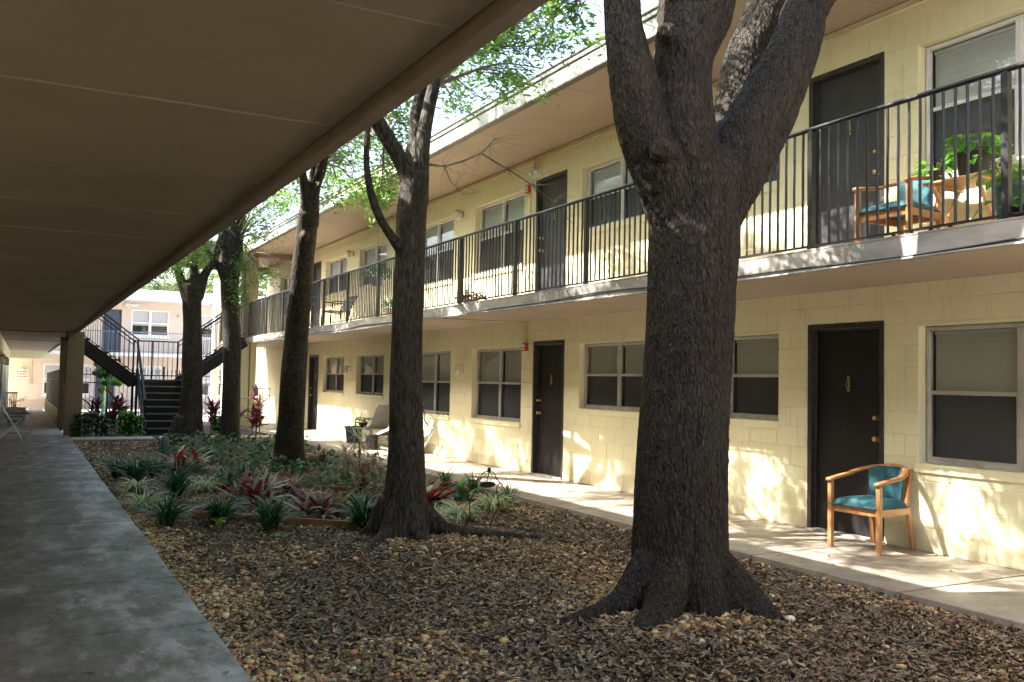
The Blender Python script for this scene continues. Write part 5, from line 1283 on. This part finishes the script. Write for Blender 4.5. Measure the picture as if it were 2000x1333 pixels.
leafy(2.75, 12.3, 'orange-leaved seedling above the pale striped grass', ['dryleaf', 'redleaf'], 6, 0.20, 0.06, 40, 15, 224, 'seedling', stem=0.36)
leafy(3.2, 9.2, 'broad grey-green leaves behind the strap clump by the second trunk', ['mint', 'fern'], 9, 0.32, 0.10, 70, 60, 225, 'broad_leaf_plant')
# dry spiky stalks
t = thing('dry_dracaena', 'tall thin spiky plant with drying straw-coloured leaves left of the second nearest trunk', 'plant', (3.72, 10.9, gh(3.72, 10.9)))
for k, (ox, oy, hh) in enumerate(((0, 0, 0.78), (-0.12, 0.1, 0.55), (0.25, 0.1, 0.45))):
    MB().tube([(ox, oy, 0), (ox + 0.02, oy, hh * .5), (ox, oy, hh)], 0.009, 5).build('stem', M['stem'], t, world=False)
    rr = random.Random(50 + k); V, F, T = blades(rr, 34, 0.42, 0.014, 70, 50, 0.01, 4, jitter=.9)
    o = link('leaves', mesh_np('leaves', [tuple(v + Vector((ox, oy, hh - 0.02))) for v in V], F, M['dryleaf'] if k else M['varieg'], True, T), t)
    V, F, T = blades(rr, 18, 0.45, 0.011, 80, -20, 0.02, 4, jitter=.9)
    link('dry_leaves', mesh_np('dry_leaves', [tuple(v + Vector((ox, oy, hh - 0.03))) for v in V], F, M['dryleaf'], True, T), t)
# lobed ground cover: a mass nobody could count
def lobed_cover(areas, name, label, mat, dens, h0, h1, size, seed, z=None):
    g = np.random.default_rng(seed); V = []; F = []; T = []
    for (cx, cy, rx, ry, n) in areas:
        for _ in range(n):
            a = g.uniform(0, 2 * PI); q = math.sqrt(g.uniform(0, 1)); x = cx + rx * q * math.cos(a); y = cy + ry * q * math.sin(a)
            if not (XL + .1 < x < XR - .05) and z is None: continue
            zz = (gh(x, y) if z is None else z) + g.uniform(h0, h1); tt = g.uniform(0, 1); L = size * g.uniform(.6, 1.2)
            tilt = g.normal(0, .45, 2); az = g.uniform(0, 2 * PI)
            b = len(V); V.append((x, y, zz)); T.append((tt, tt, tt, 1)); m = 10
            for k in range(m):
                t_ = az + 2 * PI * k / m; r_ = L * (1.0 if k % 2 == 0 else 0.5) * (0.75 + 0.25 * math.cos(t_ - az))
                dx, dy = r_ * math.cos(t_), r_ * math.sin(t_); V.append((x + dx, y + dy, zz + dx * tilt[0] + dy * tilt[1] - abs(r_) * .2)); T.append((tt, tt, tt, 1))
            for k in range(m): F.append((b, b + 1 + k, b + 1 + (k + 1) % m))
    o = link(name, mesh_np(name, V, F, M[mat], False, T)); tag(o, label, 'ground cover', kind='stuff')
lobed_cover([(3.45, 12.5, .45, .5, 170), (4.0, 11.6, .5, .7, 150), (3.4, 16.8, 1.1, 1.8, 520), (4.0, 18.6, 1.3, 1.4, 480), (3.0, 19.3, .7, .9, 260), (3.1, 13.8, .5, .5, 90), (4.6, 13.6, .5, 1.0, 170), (2.6, 16.6, .5, 1, 170)], 'ground_cover', 'lobed green foliage filling the back of the plant bed', 'fern', 1, 0.04, 0.36, 0.062, 5)
V, F, T = [], [], []
g_ = random.Random(77)
for _ in range(200):
    x, y = g_.uniform(2.4, 5.2), g_.uniform(12.5, 20)
    v, f, t_ = blades(g_, 7, 0.3, 0.009, 80, 70, .04, 3); b = len(V); V += [tuple(a + Vector((x, y, gh(x, y)))) for a in v]; F += [tuple(i + b for i in q) for q in f]; T += t_
o = link('undergrowth', mesh_np('undergrowth', V, F, M['liriope'], True, T)); tag(o, 'fine grassy undergrowth between the bed plants', 'ground cover', kind='stuff')
# plants by the stairs
for i, (x, y, lb, st, n) in enumerate(((1.55, 24.3, 'purple cordyline nearest the brown column', 0.55, 18), (2.1, 24.9, 'purple and pink cordyline beside the stairs', 0.75, 18), (1.9, 24.6, 'low pink-leaved cordyline between the two taller ones', 0.25, 12),
                                      (4.25, 23.9, 'red-tipped cordyline between the two stair-side trunks', 0.55, 18), (4.75, 23.7, 'dark cordyline just left of the slender oak', 0.35, 14), (5.4, 24.0, 'tall brown-leaved cordyline at the foot of the tall column', 0.75, 22), (5.25, 23.7, 'lower drying cordyline in front of the tall column', 0.35, 18))):
    leafy(x, y, lb, ['purple', 'purple', 'redleaf' if i != 5 else 'dryleaf'], n + 8, 0.46, 0.085, 45, 60, 300 + i, 'cordyline', stem=st + 0.25, z=-0.055, stems=((0, 0), (0.12, 0.1)))
for i, (x, y, lb, m, n, L) in enumerate(((1.35, 23.75, 'low leafy bush at the foot of the brown column', 'fern', 30, .22), (2.25, 23.9, 'bright green broad-leaved bush left of the stairs', 'bright', 30, .26), (2.5, 23.75, 'bright green leafy plant against the stair rail', 'bright', 26, .24), (1.75, 24.1, 'dark fan-leaved plant between the cordylines', 'fern', 20, .28), (4.45, 23.8, 'green leafy plant between the two stair-side trunks', 'bright', 20, .22))):
    leafy(x, y, lb, [m], n, L, 0.11, 50, 50, 330 + i, 'leafy_bush', stem=0.5, low=0.05, z=-0.055, stems=((0, 0), (0.1, 0.12), (-0.12, 0.05)))
# tall plant with big round leaves behind
t = thing('sea_grape', 'tall plant with big round green leaves under the left stair flight', 'plant', (2.15, 28.8, -0.055))
MB().tube([(0, 0, 0), (0.05, 0, .8), (0, 0, 1.5), (0.15, 0, 1.9)], 0.015, 6).build('stem', M['stem'], t, world=False)
rr = random.Random(12)
def round_leaf(r, mat):
    m = 12; V = [(0, 0, 0.02)] + [(r * math.cos(2 * PI * k / m), r * 0.85 * math.sin(2 * PI * k / m), -0.01) for k in range(m)]
    F = [(0, 1 + k, 1 + (k + 1) % m) for k in range(m)]; return mesh_np('leaf', V, F, M[mat], True, [(rr.random(),) * 3 + (1,)] * (m + 1))
pool = [round_leaf(0.095, 'bright'), round_leaf(0.085, 'fern'), round_leaf(0.11, 'bright'), round_leaf(0.10, 'fern')]; dry = round_leaf(0.10, 'dryleaf')
for k in range(44):
    zz = rr.uniform(1.2, 2.1); o = link('leaf', rr.choice(pool), t, (rr.uniform(-.32, .38), rr.uniform(-.15, .15), zz)); o.rotation_euler = (rr.uniform(.3, 1.7), rr.uniform(-.9, .9), rr.uniform(-1.5, 1.5))
for k in range(3):
    o = link('leaf', dry if k < 2 else pool[0], t, (rr.uniform(-.15, .1), 0, rr.uniform(.85, 1.1))); o.rotation_euler = (1.3, rr.uniform(-.5, .5), rr.uniform(-.5, .5))

# edging boards of the bed, short post
def board(label, a, b, h=0.09, name='edging_board'):
    a = Vector(a); b = Vector(b); za = min(gh(a.x, a.y), gh(b.x, b.y)) + h / 2 - 0.01
    o = MB().bar((a.x, a.y, za), (b.x, b.y, za + 0.01), 0.035, h).build(name, M['bedboard']); bevel(fixn(o), 0.005); tag(o, label, 'edging board'); return o
board('long brown edging board along the front of the plant bed', (1.60, 10.24), (3.05, 8.72))
board('short edging board end turning back at the left corner of the bed', (1.62, 10.28), (1.92, 10.75), 0.08)
board('orange-brown edging board behind the pale grass, right of the second nearest trunk', (3.95, 9.05), (5.1, 9.95))
board('weathered edging board across the middle of the bed, left part', (1.9, 13.1), (2.9, 12.9), 0.07)
board('weathered edging board in front of the middle oak', (3.0, 12.95), (4.0, 11.7), 0.07)
t = MB().lathe([(0.055, 0), (0.055, 0.50), (0.045, 0.53), (0.001, 0.532)], (2.06, 15.5, GZ), 12).build('short_post', M['mint'], None, True); fixn(t); tag(t, 'short grey-green post in the bed behind the dark grass clumps', 'post')
for i, (x, y) in enumerate(((2.03, 8.9), (1.63, 9.0))):
    pass

# ------------------------------------------------------------------ wire garden stand
t = thing('garden_stand', 'black wire garden stand with an oval hanging plaque, feet in the litter', 'garden ornament', (4.12, 8.22, gh(4.12, 8.22)))
Yg = 8.22
def zs(x, y): return P(840 + x / 7.405, 880 + y / 7.405, Yg)
def wire(name, pts, r=0.0045, mat='stairmetal'):
    p, rr_ = catmull([zs(*q) for q in pts], [r] * len(pts), 5); return MB().tube(p, rr_, 6).build(name, M[mat], t, True)
wire('leg', [(612, 1120), (600, 1020), (575, 880), (572, 770), (600, 680), (650, 590), (672, 520), (662, 470), (640, 452), (605, 480), (615, 505)])
wire('leg', [(860, 1110), (900, 1010), (960, 880), (990, 790), (985, 700), (965, 610), (962, 540), (985, 495), (1020, 480), (1045, 490), (1040, 520)])
wire('arch', [(640, 452), (720, 385), (775, 320), (810, 305), (845, 320)]); wire('arch', [(865, 322), (905, 312), (935, 345), (965, 410), (1015, 478)])
wire('centre_rod', [(855, 300), (850, 345), (835, 400), (832, 455)])
wire('scroll', [(845, 340), (815, 345), (805, 365), (825, 378), (838, 365)], .003); wire('scroll', [(850, 340), (880, 345), (888, 368), (865, 380), (852, 365)], .003)
wire('scroll', [(835, 400), (805, 402), (790, 420), (805, 440), (822, 430)], .003); wire('scroll', [(835, 400), (865, 405), (882, 424), (868, 442), (850, 432)], .003)
wire('scroll', [(700, 425), (750, 385), (800, 372)], .003); wire('scroll', [(890, 378), (930, 385), (985, 440)], .003)
c = zs(855, 280); MB().lathe([(0.001, -0.035), (0.018, -0.02), (0.022, 0), (0.014, 0.014), (0.001, 0.028)], c, 10).build('finial', M['stairmetal'], t, True)
c = zs(828, 494); w2 = (zs(938, 494) - zs(716, 494)).length / 2; h2 = (zs(828, 452) - zs(828, 536)).length / 2
g = MB(); n = 24
g.add([(c.x + w2 * math.cos(a), c.y - 0.006, c.z + h2 * math.sin(a)) for a in np.linspace(0, 2 * PI, n + 1)[:-1]] + [(c.x + w2 * math.cos(a), c.y + 0.006, c.z + h2 * math.sin(a)) for a in np.linspace(0, 2 * PI, n + 1)[:-1]],
      [tuple(range(n)), tuple(range(2 * n - 1, n - 1, -1))] + [(i, i + n, (i + 1) % n + n, (i + 1) % n) for i in range(n)])
fixn(g.build('plaque', M['door'], t))
MB().tube([(c.x + w2 * math.cos(a), c.y - 0.008, c.z + h2 * math.sin(a)) for a in np.linspace(0, 2 * PI, n + 1)], 0.003, 5, False).build('plaque_rim', M['stairmetal'], t, True)

# ------------------------------------------------------------------ wooden armchair
def armchair(label, loc, rz, group=None):
    """faces -x in local space; seat about 0.45 high"""
    t = thing('armchair', label, 'armchair', loc, rz, group)
    W_ = 0.56; hw = W_ / 2
    wd = M['chairwood']
    def leg(pts, w0, name='leg'):
        m = MB()
        for (p, q) in zip(pts[:-1], pts[1:]): m.bar(p, q, w0, w0, (0, 1, 0))
        return bevel(m.build(name, wd, t, world=False), 0.005)
    for s_ in (-1, 1):
        y = s_ * (hw - 0.022)
        leg([(-0.24, y, 0), (-0.24, y, 0.60)], 0.042)
    for s_ in (-1, 1):
        y = s_ * 0.19
        leg([(0.30, y * 1.08, 0), (0.235, y, 0.42), (0.235, y, 0.46)], 0.042); leg([(0.235, y, 0.44), (0.285, y, 0.735)], 0.038, 'back_post')
    # curved arm and back rail, a horseshoe in plan
    pts = []
    for k in range(25):
        a = -PI / 2 + PI * k / 24
        xx = 0.02 + 0.29 * math.cos(a); yy = (hw - 0.015) * math.sin(a)
        pts.append((xx, yy, 0.655 + 0.085 * math.cos(a)))
    pts = [(-0.28, -(hw - 0.022), 0.612), (-0.15, -(hw - 0.018), 0.632)] + pts + [(-0.15, hw - 0.018, 0.632), (-0.28, hw - 0.022, 0.612)]
    m = MB(); vs = []; fs = []; 
    for i, p in enumerate(pts):
        p = Vector(p); d = Vector(pts[min(i + 1, len(pts) - 1)]) - Vector(pts[max(i - 1, 0)]); d.z = 0; d.normalize(); sd = Vector((-d.y, d.x, 0))
        for (a, b) in ((-0.026, -0.014), (0.026, -0.014), (0.026, 0.010), (0.016, 0.016), (-0.016, 0.016), (-0.026, 0.010)): vs.append(p + sd * a + Vector((0, 0, b)))
    for i in range(len(pts) - 1):
        for k in range(6): fs.append((i * 6 + k, i * 6 + (k + 1) % 6, (i + 1) * 6 + (k + 1) % 6, (i + 1) * 6 + k))
    fs += [tuple(range(5, -1, -1)), tuple((len(pts) - 1) * 6 + k for k in range(6))]
    fixn(m.add(vs, fs).build('arm_rail', wd, t, True, world=False))
    # seat rails
    m = MB().box(-0.235, -0.205, -(hw - 0.045), hw - 0.045, 0.325, 0.385); bevel(m.build('seat_rail', wd, t, world=False), 0.004)
    for s_ in (-1, 1):
        m = MB().bar((-0.22, s_ * (hw - 0.03), 0.355), (0.235, s_ * 0.21, 0.355), 0.028, 0.06); bevel(m.build('seat_rail', wd, t, world=False), 0.004)
    m = MB().box(0.21, 0.235, -0.18, 0.18, 0.325, 0.385); m.build('seat_rail', wd, t, world=False)
    # seat cushion: domed rounded slab
    V = []; F = []; n = 16
    for j in range(n + 1):
        for i in range(n + 1):
            u, v_ = i / n * 2 - 1, j / n * 2 - 1
            hwid = (hw - 0.035) * (1 - 0.13 * (u + 1) / 2)
            x = -0.265 + 0.50 * (u + 1) / 2; y = v_ * hwid
            e = (1 - abs(u) ** 7) * (1 - abs(v_) ** 7)
            V.append((x, y, 0.388 + 0.068 * e ** 0.45 + 0.014 * (1 - u * u) * (1 - v_ * v_)))
    for j in range(n):
        for i in range(n): a = j * (n + 1) + i; F.append((a, a + 1, a + n + 2, a + n + 1))
    b = len(V); ring = [i for i in range(n + 1)] + [(k + 1) * (n + 1) - 1 for k in range(1, n + 1)] + [n * (n + 1) + i for i in range(n - 1, -1, -1)] + [k * (n + 1) for k in range(n - 1, 0, -1)]
    for r_ in ring: V.append((V[r_][0], V[r_][1], 0.386))
    for k in range(len(ring)): F.append((ring[k], b + k, b + (k + 1) % len(ring), ring[(k + 1) % len(ring)]))
    F.append(tuple(b + k for k in range(len(ring))))
    fixn(MB().add(V, F).build('seat_cushion', M['teal'], t, True, world=False))
    pp = [(V[r_][0] * 1.012, V[r_][1] * 1.012, 0.398) for r_ in ring] + [(V[ring[0]][0] * 1.012, V[ring[0]][1] * 1.012, 0.398)]
    MB().tube(pp, 0.005, 5, False).build('piping', M['teal'], t, True, world=False)
    # curved padded back
    m = MB(); vs = []; fs = []; na, nz = 12, 8
    for side in (0, 1):
        for j in range(nz + 1):
            for i in range(na + 1):
                a = -0.80 + 1.60 * i / na; z = 0.43 + 0.275 * j / nz
                rb = 0.235 + 0.035 * j / nz; th = 0.026 * (1 - (abs(2 * i / na - 1)) ** 4) * (1 - (abs(2 * j / nz - 1)) ** 4) + 0.008
                r_ = rb + (-th if side == 0 else th * 0.5)
                vs.append((0.02 + r_ * math.cos(a) * 0.98, r_ * math.sin(a) * 0.98, z + 0.03 * math.cos(a) * (j / nz)))
    w1 = na + 1; off = (nz + 1) * w1
    for j in range(nz):
        for i in range(na):
            a = j * w1 + i; fs.append((a, a + 1, a + w1 + 1, a + w1)); fs.append((off + a, off + a + w1, off + a + w1 + 1, off + a + 1))
    for i in range(na): fs.append((i, off + i, off + i + 1, i + 1)); q = nz * w1 + i; fs.append((q, q + 1, off + q + 1, off + q))
    for j in range(nz): fs.append((j * w1, (j + 1) * w1, off + (j + 1) * w1, off + j * w1)); q = j * w1 + na; fs.append((q, off + q, off + q + w1, q + w1))
    fixn(m.add(vs, fs).build('back_pad', M['teal'], t, True, world=False))
    return t
armchair('wooden armchair with teal cushions standing on the ground-floor walkway by the dark door', (6.86, 5.80, 0.0), math.radians(3))
armchair('wooden armchair with teal cushions on the upper gallery beside the folding table', (6.70, 5.36, 2.592), math.radians(2))

# folding slatted table on the gallery
t = thing('folding_table', 'pale wooden folding table on the upper gallery holding potted plants', 'table', (6.85, 4.82, 2.592))
zt = 0.60
for k in range(7):
    x = -0.20 + k * 0.064; bevel(MB().box(x, x + 0.054, -0.30, 0.30, zt - 0.018, zt).build('slat', M['tablewood'], t, world=False), 0.003, 1)
for y in (-0.22, 0.22): MB().box(-0.20, 0.23, y - 0.015, y + 0.015, zt - 0.045, zt - 0.019).build('top_rail', M['tablewood'], t, world=False)
for y in (-0.20, 0.20):
    MB().bar((-0.17, y, zt - 0.045), (0.19, y, 0.0), 0.02, 0.032, (0, 1, 0)).build('leg', M['tablewood'], t, world=False)
    MB().bar((0.19, y + 0.025, zt - 0.045), (-0.17, y + 0.025, 0.0), 0.02, 0.032, (0, 1, 0)).build('leg', M['tablewood'], t, world=False)
for x in (-0.1, 0.12): MB().box(x - .01, x + .01, -0.20, 0.225, 0.14, 0.17).build('stretcher', M['tablewood'], t, world=False)
def potted(name, label, loc, r, h, potmat, leafmat, n, lsize, spread, seed, rim=True, trail=0, round_=False, taper=0.78, hide=None):
    t = thing(name, label, 'potted plant', loc); rr = random.Random(seed)
    prof = [(r * taper * .98, 0), (r * taper, 0.005), (r * 0.97, h * 0.86)] + ([(r * 1.06, h * 0.86), (r * 1.08, h)] if rim else [(r, h)]) + [(r * 0.96, h), (r * 0.9, h * 0.9), (0.001, h * 0.88)]
    MB().lathe(prof, n=22).build('pot', M[potmat], t, True, world=False)
    V, F, T = [], [], []
    for i in range(n):
        a = rr.uniform(0, 2 * PI); q = math.sqrt(rr.random()) * spread; zz = h + rr.uniform(-0.01, spread * 0.9) * (1 - q / spread * .5)
        if trail and rr.random() < 0.3: q = spread * rr.uniform(.9, 1.1); zz = h - rr.uniform(0, trail)
        p = Vector((q * math.cos(a), q * math.sin(a), zz)); d = Vector((math.cos(a + rr.uniform(-.6, .6)), math.sin(a + rr.uniform(-.6, .6)), rr.uniform(-.8, .3))).normalized()
        s_ = d.cross(Vector((rr.uniform(-.5, .5), rr.uniform(-.5, .5), 1))).normalized(); nn = s_.cross(d); L = lsize * rr.uniform(.6, 1.2); tt = rr.random(); b = len(V)
        for (u, w_) in ((0, 0), (.12, .36), (.4, .46), (.75, .26), (1, 0), (.75, -.26), (.4, -.46), (.12, -.36)): V.append(tuple(p + d * (u * L) + s_ * (w_ * L * .8) + nn * (abs(w_) * L * .25 - u * u * L * .15)))
        F += [(b, b + 1, b + 2, b + 3), (b, b + 3, b + 4, b + 5), (b, b + 5, b + 6, b + 7)]; T += [(tt, tt, tt, 1)] * 8
    link('foliage', mesh_np('foliage', V, F, M[leafmat], True, T), t)
    st = MB()
    for i in range(10):
        a = rr.uniform(0, 2 * PI); st.tube([(0, 0, h * .85), (math.cos(a) * spread * .4, math.sin(a) * spread * .4, h + spread * .5), (math.cos(a) * spread * .8, math.sin(a) * spread * .8, h + spread * .4)], 0.003, 4)
    st.build('stems', M['stem'], t, world=False)
    return t
potted('potted_pothos', 'large black pot with bright green heart-leaf pothos on the folding table', (6.86, 4.78, 3.194), 0.14, 0.235, 'blackplastic', 'bright', 90, 0.10, 0.20, 1, trail=.12)
potted('potted_pothos', 'small black pot with trailing pothos at the left end of the folding table', (6.74, 5.04, 3.194), 0.055, 0.10, 'blackplastic', 'bright', 36, 0.085, 0.12, 2, trail=.08)
potted('potted_plant', 'grey-green pot with leafy plant on the gallery at the right photo edge', (6.15, 4.0, 2.592), 0.11, 0.34, 'mint', 'bright', 40, 0.10, 0.20, 3, trail=.2)
potted('potted_plant', 'black nursery tray plant at the rail on the right photo edge', (5.9, 3.72, 2.592), 0.12, 0.09, 'blackplastic', 'bright', 26, 0.07, 0.13, 33)
for i in range(4):
    o = MB().lathe([(0.001, 0), (0.016, 0.004), (0.02, 0.014), (0.008, 0.028), (0.001, 0.034)], (XS + 0.07, 4.2 + 0.16 * i, 2.592), 8).build('pine_cone', M['door'], None, True); tag(o, ('rightmost', 'second from the right', 'third from the right', 'leftmost')[i] + ' dark cone lying on the upper gallery edge', 'cone', 'dark cones on the gallery edge')
potted('potted_plant', 'hanging basket plant in a blue pot behind the rail, before the far upper window', (6.3, 17.6, 3.35), 0.15, 0.20, 'blueplastic', 'fern', 90, 0.09, 0.28, 4)
t = MB().tube([(6.3, 17.6, 3.56), (6.3, 17.6, 5.09)], 0.003, 4).build('hanging_wire', M['cable']); tag(t, 'thin wire carrying the basket behind the gallery rail', 'wire')
potted('potted_plant', 'low pot with red and pink leaves on the gallery right of the second trunk', (6.1, 12.75, 2.592), 0.13, 0.13, 'white', 'redleaf', 50, 0.10, 0.20, 5)
potted('potted_plant', 'bushy green plant in a low pot on the gallery left of the second trunk', (6.3, 16.5, 2.592), 0.16, 0.20, 'terracotta', 'fern', 110, 0.08, 0.30, 6)
potted('potted_plant', 'white-flowered leafy plant on the gallery behind the rail', (6.5, 17.3, 2.592), 0.14, 0.3, 'white', 'mint', 90, 0.06, 0.26, 7)
potted('potted_plant', 'black hanging pot beside the far upper window', (6.3, 15.9, 3.2), 0.11, 0.16, 'blackplastic', 'fern', 40, 0.09, 0.16, 8)
t = MB().tube([(6.3, 15.9, 3.36), (6.3, 15.9, 5.09)], 0.003, 4).build('hanging_wire', M['cable']); tag(t, 'thin wire carrying the black pot behind the second trunk', 'wire')
# dark metal chair on gallery
def metal_chair(label, loc, rz, tube='bronzetube', fabric='sling', backh=0.92, seat=0.41):
    t = thing('patio_chair', label, 'patio chair', loc, rz)
    for s_ in (-1, 1):
        y = 0.25 * s_
        p, r_ = catmull([(0.30, y, 0), (0.22, y, seat * .95), (0.30, y, seat + .2), (0.42, y, backh)], [0.012] * 4, 5); MB().tube(p, r_, 6).build('back_leg', M[tube], t, True, world=False)
        MB().tube([(-0.26, y, 0), (-0.24, y, seat), (-0.22, y, seat + 0.20), (-0.16, y, seat + 0.225), (0.30, y, seat + 0.22)], 0.012, 6).build('arm', M[tube], t, True, world=False)
        MB().tube([(-0.25, y, seat), (0.23, y, seat - 0.02)], 0.012, 6).build('side_rail', M[tube], t, True, world=False)
    MB().tube([(-0.25, -.25, seat), (-0.25, .25, seat)], 0.012, 6).build('front_rail', M[tube], t, True, world=False)
    g = MB(); pr = [(-0.26, seat + .012), (-.1, seat - .005), (0.12, seat - 0.02), (0.235, seat), (0.275, seat + .14), (0.34, seat + .32), (0.415, backh)]
    n = len(pr); g.add([(x, -0.235, z) for x, z in pr] + [(x, 0.235, z) for x, z in pr] + [(x + .006, -0.235, z + .004) for x, z in pr] + [(x + .006, 0.235, z + .004) for x, z in pr], [(i, i + 1, n + i + 1, n + i) for i in range(n - 1)] + [(2 * n + i, 3 * n + i, 3 * n + i + 1, 2 * n + i + 1) for i in range(n - 1)])
    g.build('sling', M[fabric], t, True, world=False)
    return t
metal_chair('grey sling patio chair on the ground-floor walkway left of the second trunk', (6.60, 18.55, 0), math.radians(-65))
metal_chair('dark metal chair behind the gallery rail, far part', (6.4, 20.6, 2.592), math.radians(8), 'blackmetal', 'blackplastic', 0.80)
potted('potted_plant', 'small dark pot with leafy sprigs and a hook on the grey sling chair', (6.48, 18.75, 0.42), 0.10, 0.10, 'blackplastic', 'fern', 26, 0.08, 0.16, 9)
g = MB(); g.tube([(6.48, 18.75, 0.52), (6.48, 18.75, 0.74)], 0.003, 4); o = None
t = MB().tube([(6.40, 18.8, 0.52), (6.46, 18.8, 0.72), (6.44, 18.8, 0.78), (6.40, 18.8, 0.76)], 0.006, 5).build('pot_hook', M['cable'], None, True); tag(t, 'thin black hook above the small pot on the sling chair', 'hook')
t = thing('planter_bucket', 'slate blue plastic planter against the ground-floor wall', 'planter', (6.75, 20.15, 0.0))
MB().lathe([(0.155, 0), (0.16, 0.005), (0.205, 0.33), (0.225, 0.33), (0.23, 0.37), (0.21, 0.372), (0.195, 0.30), (0.001, 0.29)], n=24).build('tub', M['blueplastic'], t, True, world=False)
t = thing('nursery_pot', 'black square-looking nursery pot on the walkway by the sling chair', 'pot', (6.42, 18.0, 0.0))
MB().lathe([(0.115, 0), (0.12, 0.005), (0.135, 0.29), (0.145, 0.29), (0.145, 0.31), (0.13, 0.311), (0.12, 0.27), (0.001, 0.265)], n=20).build('tub', M['blackplastic'], t, True, world=False)
# reclining lounge chair partly behind the second trunk
t = thing('lounge_chair', 'silver-framed reclining lounge chair mostly hidden behind the second trunk', 'lounge chair', (6.7, 17.4, 0.0))
for x in (6.55, 7.0):
    p, r_ = catmull([(x, 16.75, 0.93), (x, 16.62, 0.80), (x, 16.60, 0.66), (x, 16.38, 0.56), (x, 16.17, 0.49), (x, 16.45, 0.26), (x, 16.75, 0.02)], [0.018] * 7, 5); MB().tube(p, r_, 8).build('side_frame', M['silvertube'], t, True)
    MB().bar((x, 16.9, 0.55), (x, 18.9, 0.14), 0.03, 0.05).build('foot_rail', M['white'], t)
    MB().bar((x, 16.6, 0.06), (x, 18.5, 0.06), 0.025, 0.03).build('base_rail', M['silvertube'], t)
    MB().bar((x, 16.85, 0.88), (x, 17.5, 0.40), 0.02, 0.03).build('brace', M['silvertube'], t)
g = MB(); pr = [(16.66, 1.0), (16.75, 0.82), (17.0, 0.55), (17.3, 0.42), (17.9, 0.38), (18.4, 0.26)]
g.add([(6.57, y, z) for y, z in pr] + [(6.98, y, z) for y, z in pr], [(i, i + 1, 6 + i + 1, 6 + i) for i in range(5)]); g.build('seat_sling', M['blueplastic'], t, True)
MB().box(6.60, 6.95, 16.55, 16.66, 0.82, 0.95).build('head_pad', M['blackplastic'], t)
# stones on the sills
def stone(label, x, y, z, r, seed, group):
    rr = random.Random(seed); v = ico_v * np.array([1.2, 1.3, .75]) * r * (1 + np.array([rr.uniform(-.2, .2) for _ in range(12)])[:, None])
    o = link('stone', mesh_np('stone', v, ico_f, M['stone'], True), None, (x, y, z + r * .6)); m = o.modifiers.new('s', 'SUBSURF'); m.levels = 1; m.render_levels = 1; tag(o, label, 'stone', group)
for i in range(7): stone(('leftmost', 'second from the left', 'third from the left', 'middle', 'third from the right', 'second from the right', 'rightmost')[6 - i] + ' pale stone on the ground-floor sill left of the second trunk', 7.21, 19.7 + 0.24 * i, 1.083, 0.045, i, 'stones on the far ground-floor sill')
for i in range(4): stone(('rightmost', 'second from the right', 'third from the right', 'leftmost')[i] + ' small stone on the ground-floor sill by the lounge chair', 7.21, 16.0 + 0.16 * i, 0.788, 0.035, 20 + i, 'stones on the sill by the lounge chair')
stone('dark rounded object on the sill of the nearest ground-floor window', 7.22, 4.98, 0.788, 0.03, 40, 'sill objects')

# ------------------------------------------------------------------ things on the left walkway
t = thing('folding_chair', 'pale folding chair with crossed legs at the left wall of the walkway', 'folding chair', (-0.16, 22.7, 0))
mt = M['silvertube']
for y in (-0.2, 0.2):
    MB().bar((-0.26, y, 0.86), (0.22, y, 0.01), 0.022, 0.03, (0, 1, 0)).build('leg', mt, t, world=False); MB().bar((-0.22, y, 0.01), (0.18, y, 0.42), 0.022, 0.03, (0, 1, 0)).build('leg', mt, t, world=False)
bevel(MB().box(-0.16, 0.22, -0.2, 0.2, 0.42, 0.445).build('seat', M['slab_edge'], t, world=False)); MB().bar((-0.25, -.2, .80), (-0.25, .2, .80), 0.02, 0.12).build('backrest', M['slab_edge'], t, world=False)
t = thing('cantilever_chair', 'black and steel cantilever chair behind the pale folding chair', 'chair', (-0.05, 24.6, 0))
for y in (-0.2, 0.2):
    p, r_ = catmull([(-0.30, y, 0.86), (-0.24, y, 0.48), (0.25, y, 0.47), (0.31, y, 0.40), (0.30, y, 0.06), (0.24, y, 0.02), (-0.25, y, 0.02)], [0.012] * 7, 5); MB().tube(p, r_, 6).build('frame', M['chrome'], t, True, world=False)
bevel(MB().box(-0.22, 0.24, -0.19, 0.19, 0.48, 0.51).build('seat', M['blackplastic'], t, world=False)); MB().bar((-0.29, -.19, .74), (-0.29, .19, .74), 0.03, 0.22).build('backrest', M['blackplastic'], t, world=False)
t = thing('white_planter', 'round white planter with dry twigs beside the left passage wall', 'planter', (-0.12, 31.5, -0.07))
MB().lathe([(0.16, 0), (0.24, 0.08), (0.30, 0.28), (0.28, 0.42), (0.30, 0.46), (0.27, 0.46), (0.24, 0.36), (0.001, 0.34)], n=20).build('tub', M['white'], t, True, world=False)
rr = random.Random(4); g = MB()
for _ in range(22): g.tube([(0, 0, .34), (rr.uniform(-.15, .15), rr.uniform(-.15, .15), .6), (rr.uniform(-.3, .35), rr.uniform(-.3, .3), rr.uniform(.65, .95))], 0.004, 4)
g.build('dry_twigs', M['twig'], t, world=False)
t = MB().box(0.1, 0.5, 33.6, 34.1, -0.095, -0.075).build('door_mat', M['blackplastic']); tag(t, 'dark mat on the passage floor behind the white planter', 'mat')
t = thing('plastic_crate', 'pale plastic basket on the floor behind the white planter', 'basket', (-0.3, 34.5, -0.10))
g = MB()
for k in range(7): g.box(-0.2 + k * 0.06, -0.17 + k * 0.06, -0.2, -0.18, 0, 0.85)
g.box(-0.2, 0.22, -0.21, 0.2, 0.85, 0.9).box(-0.2, 0.22, -0.2, 0.2, 0.0, 0.05); g.build('basket', M['white'], t, world=False)
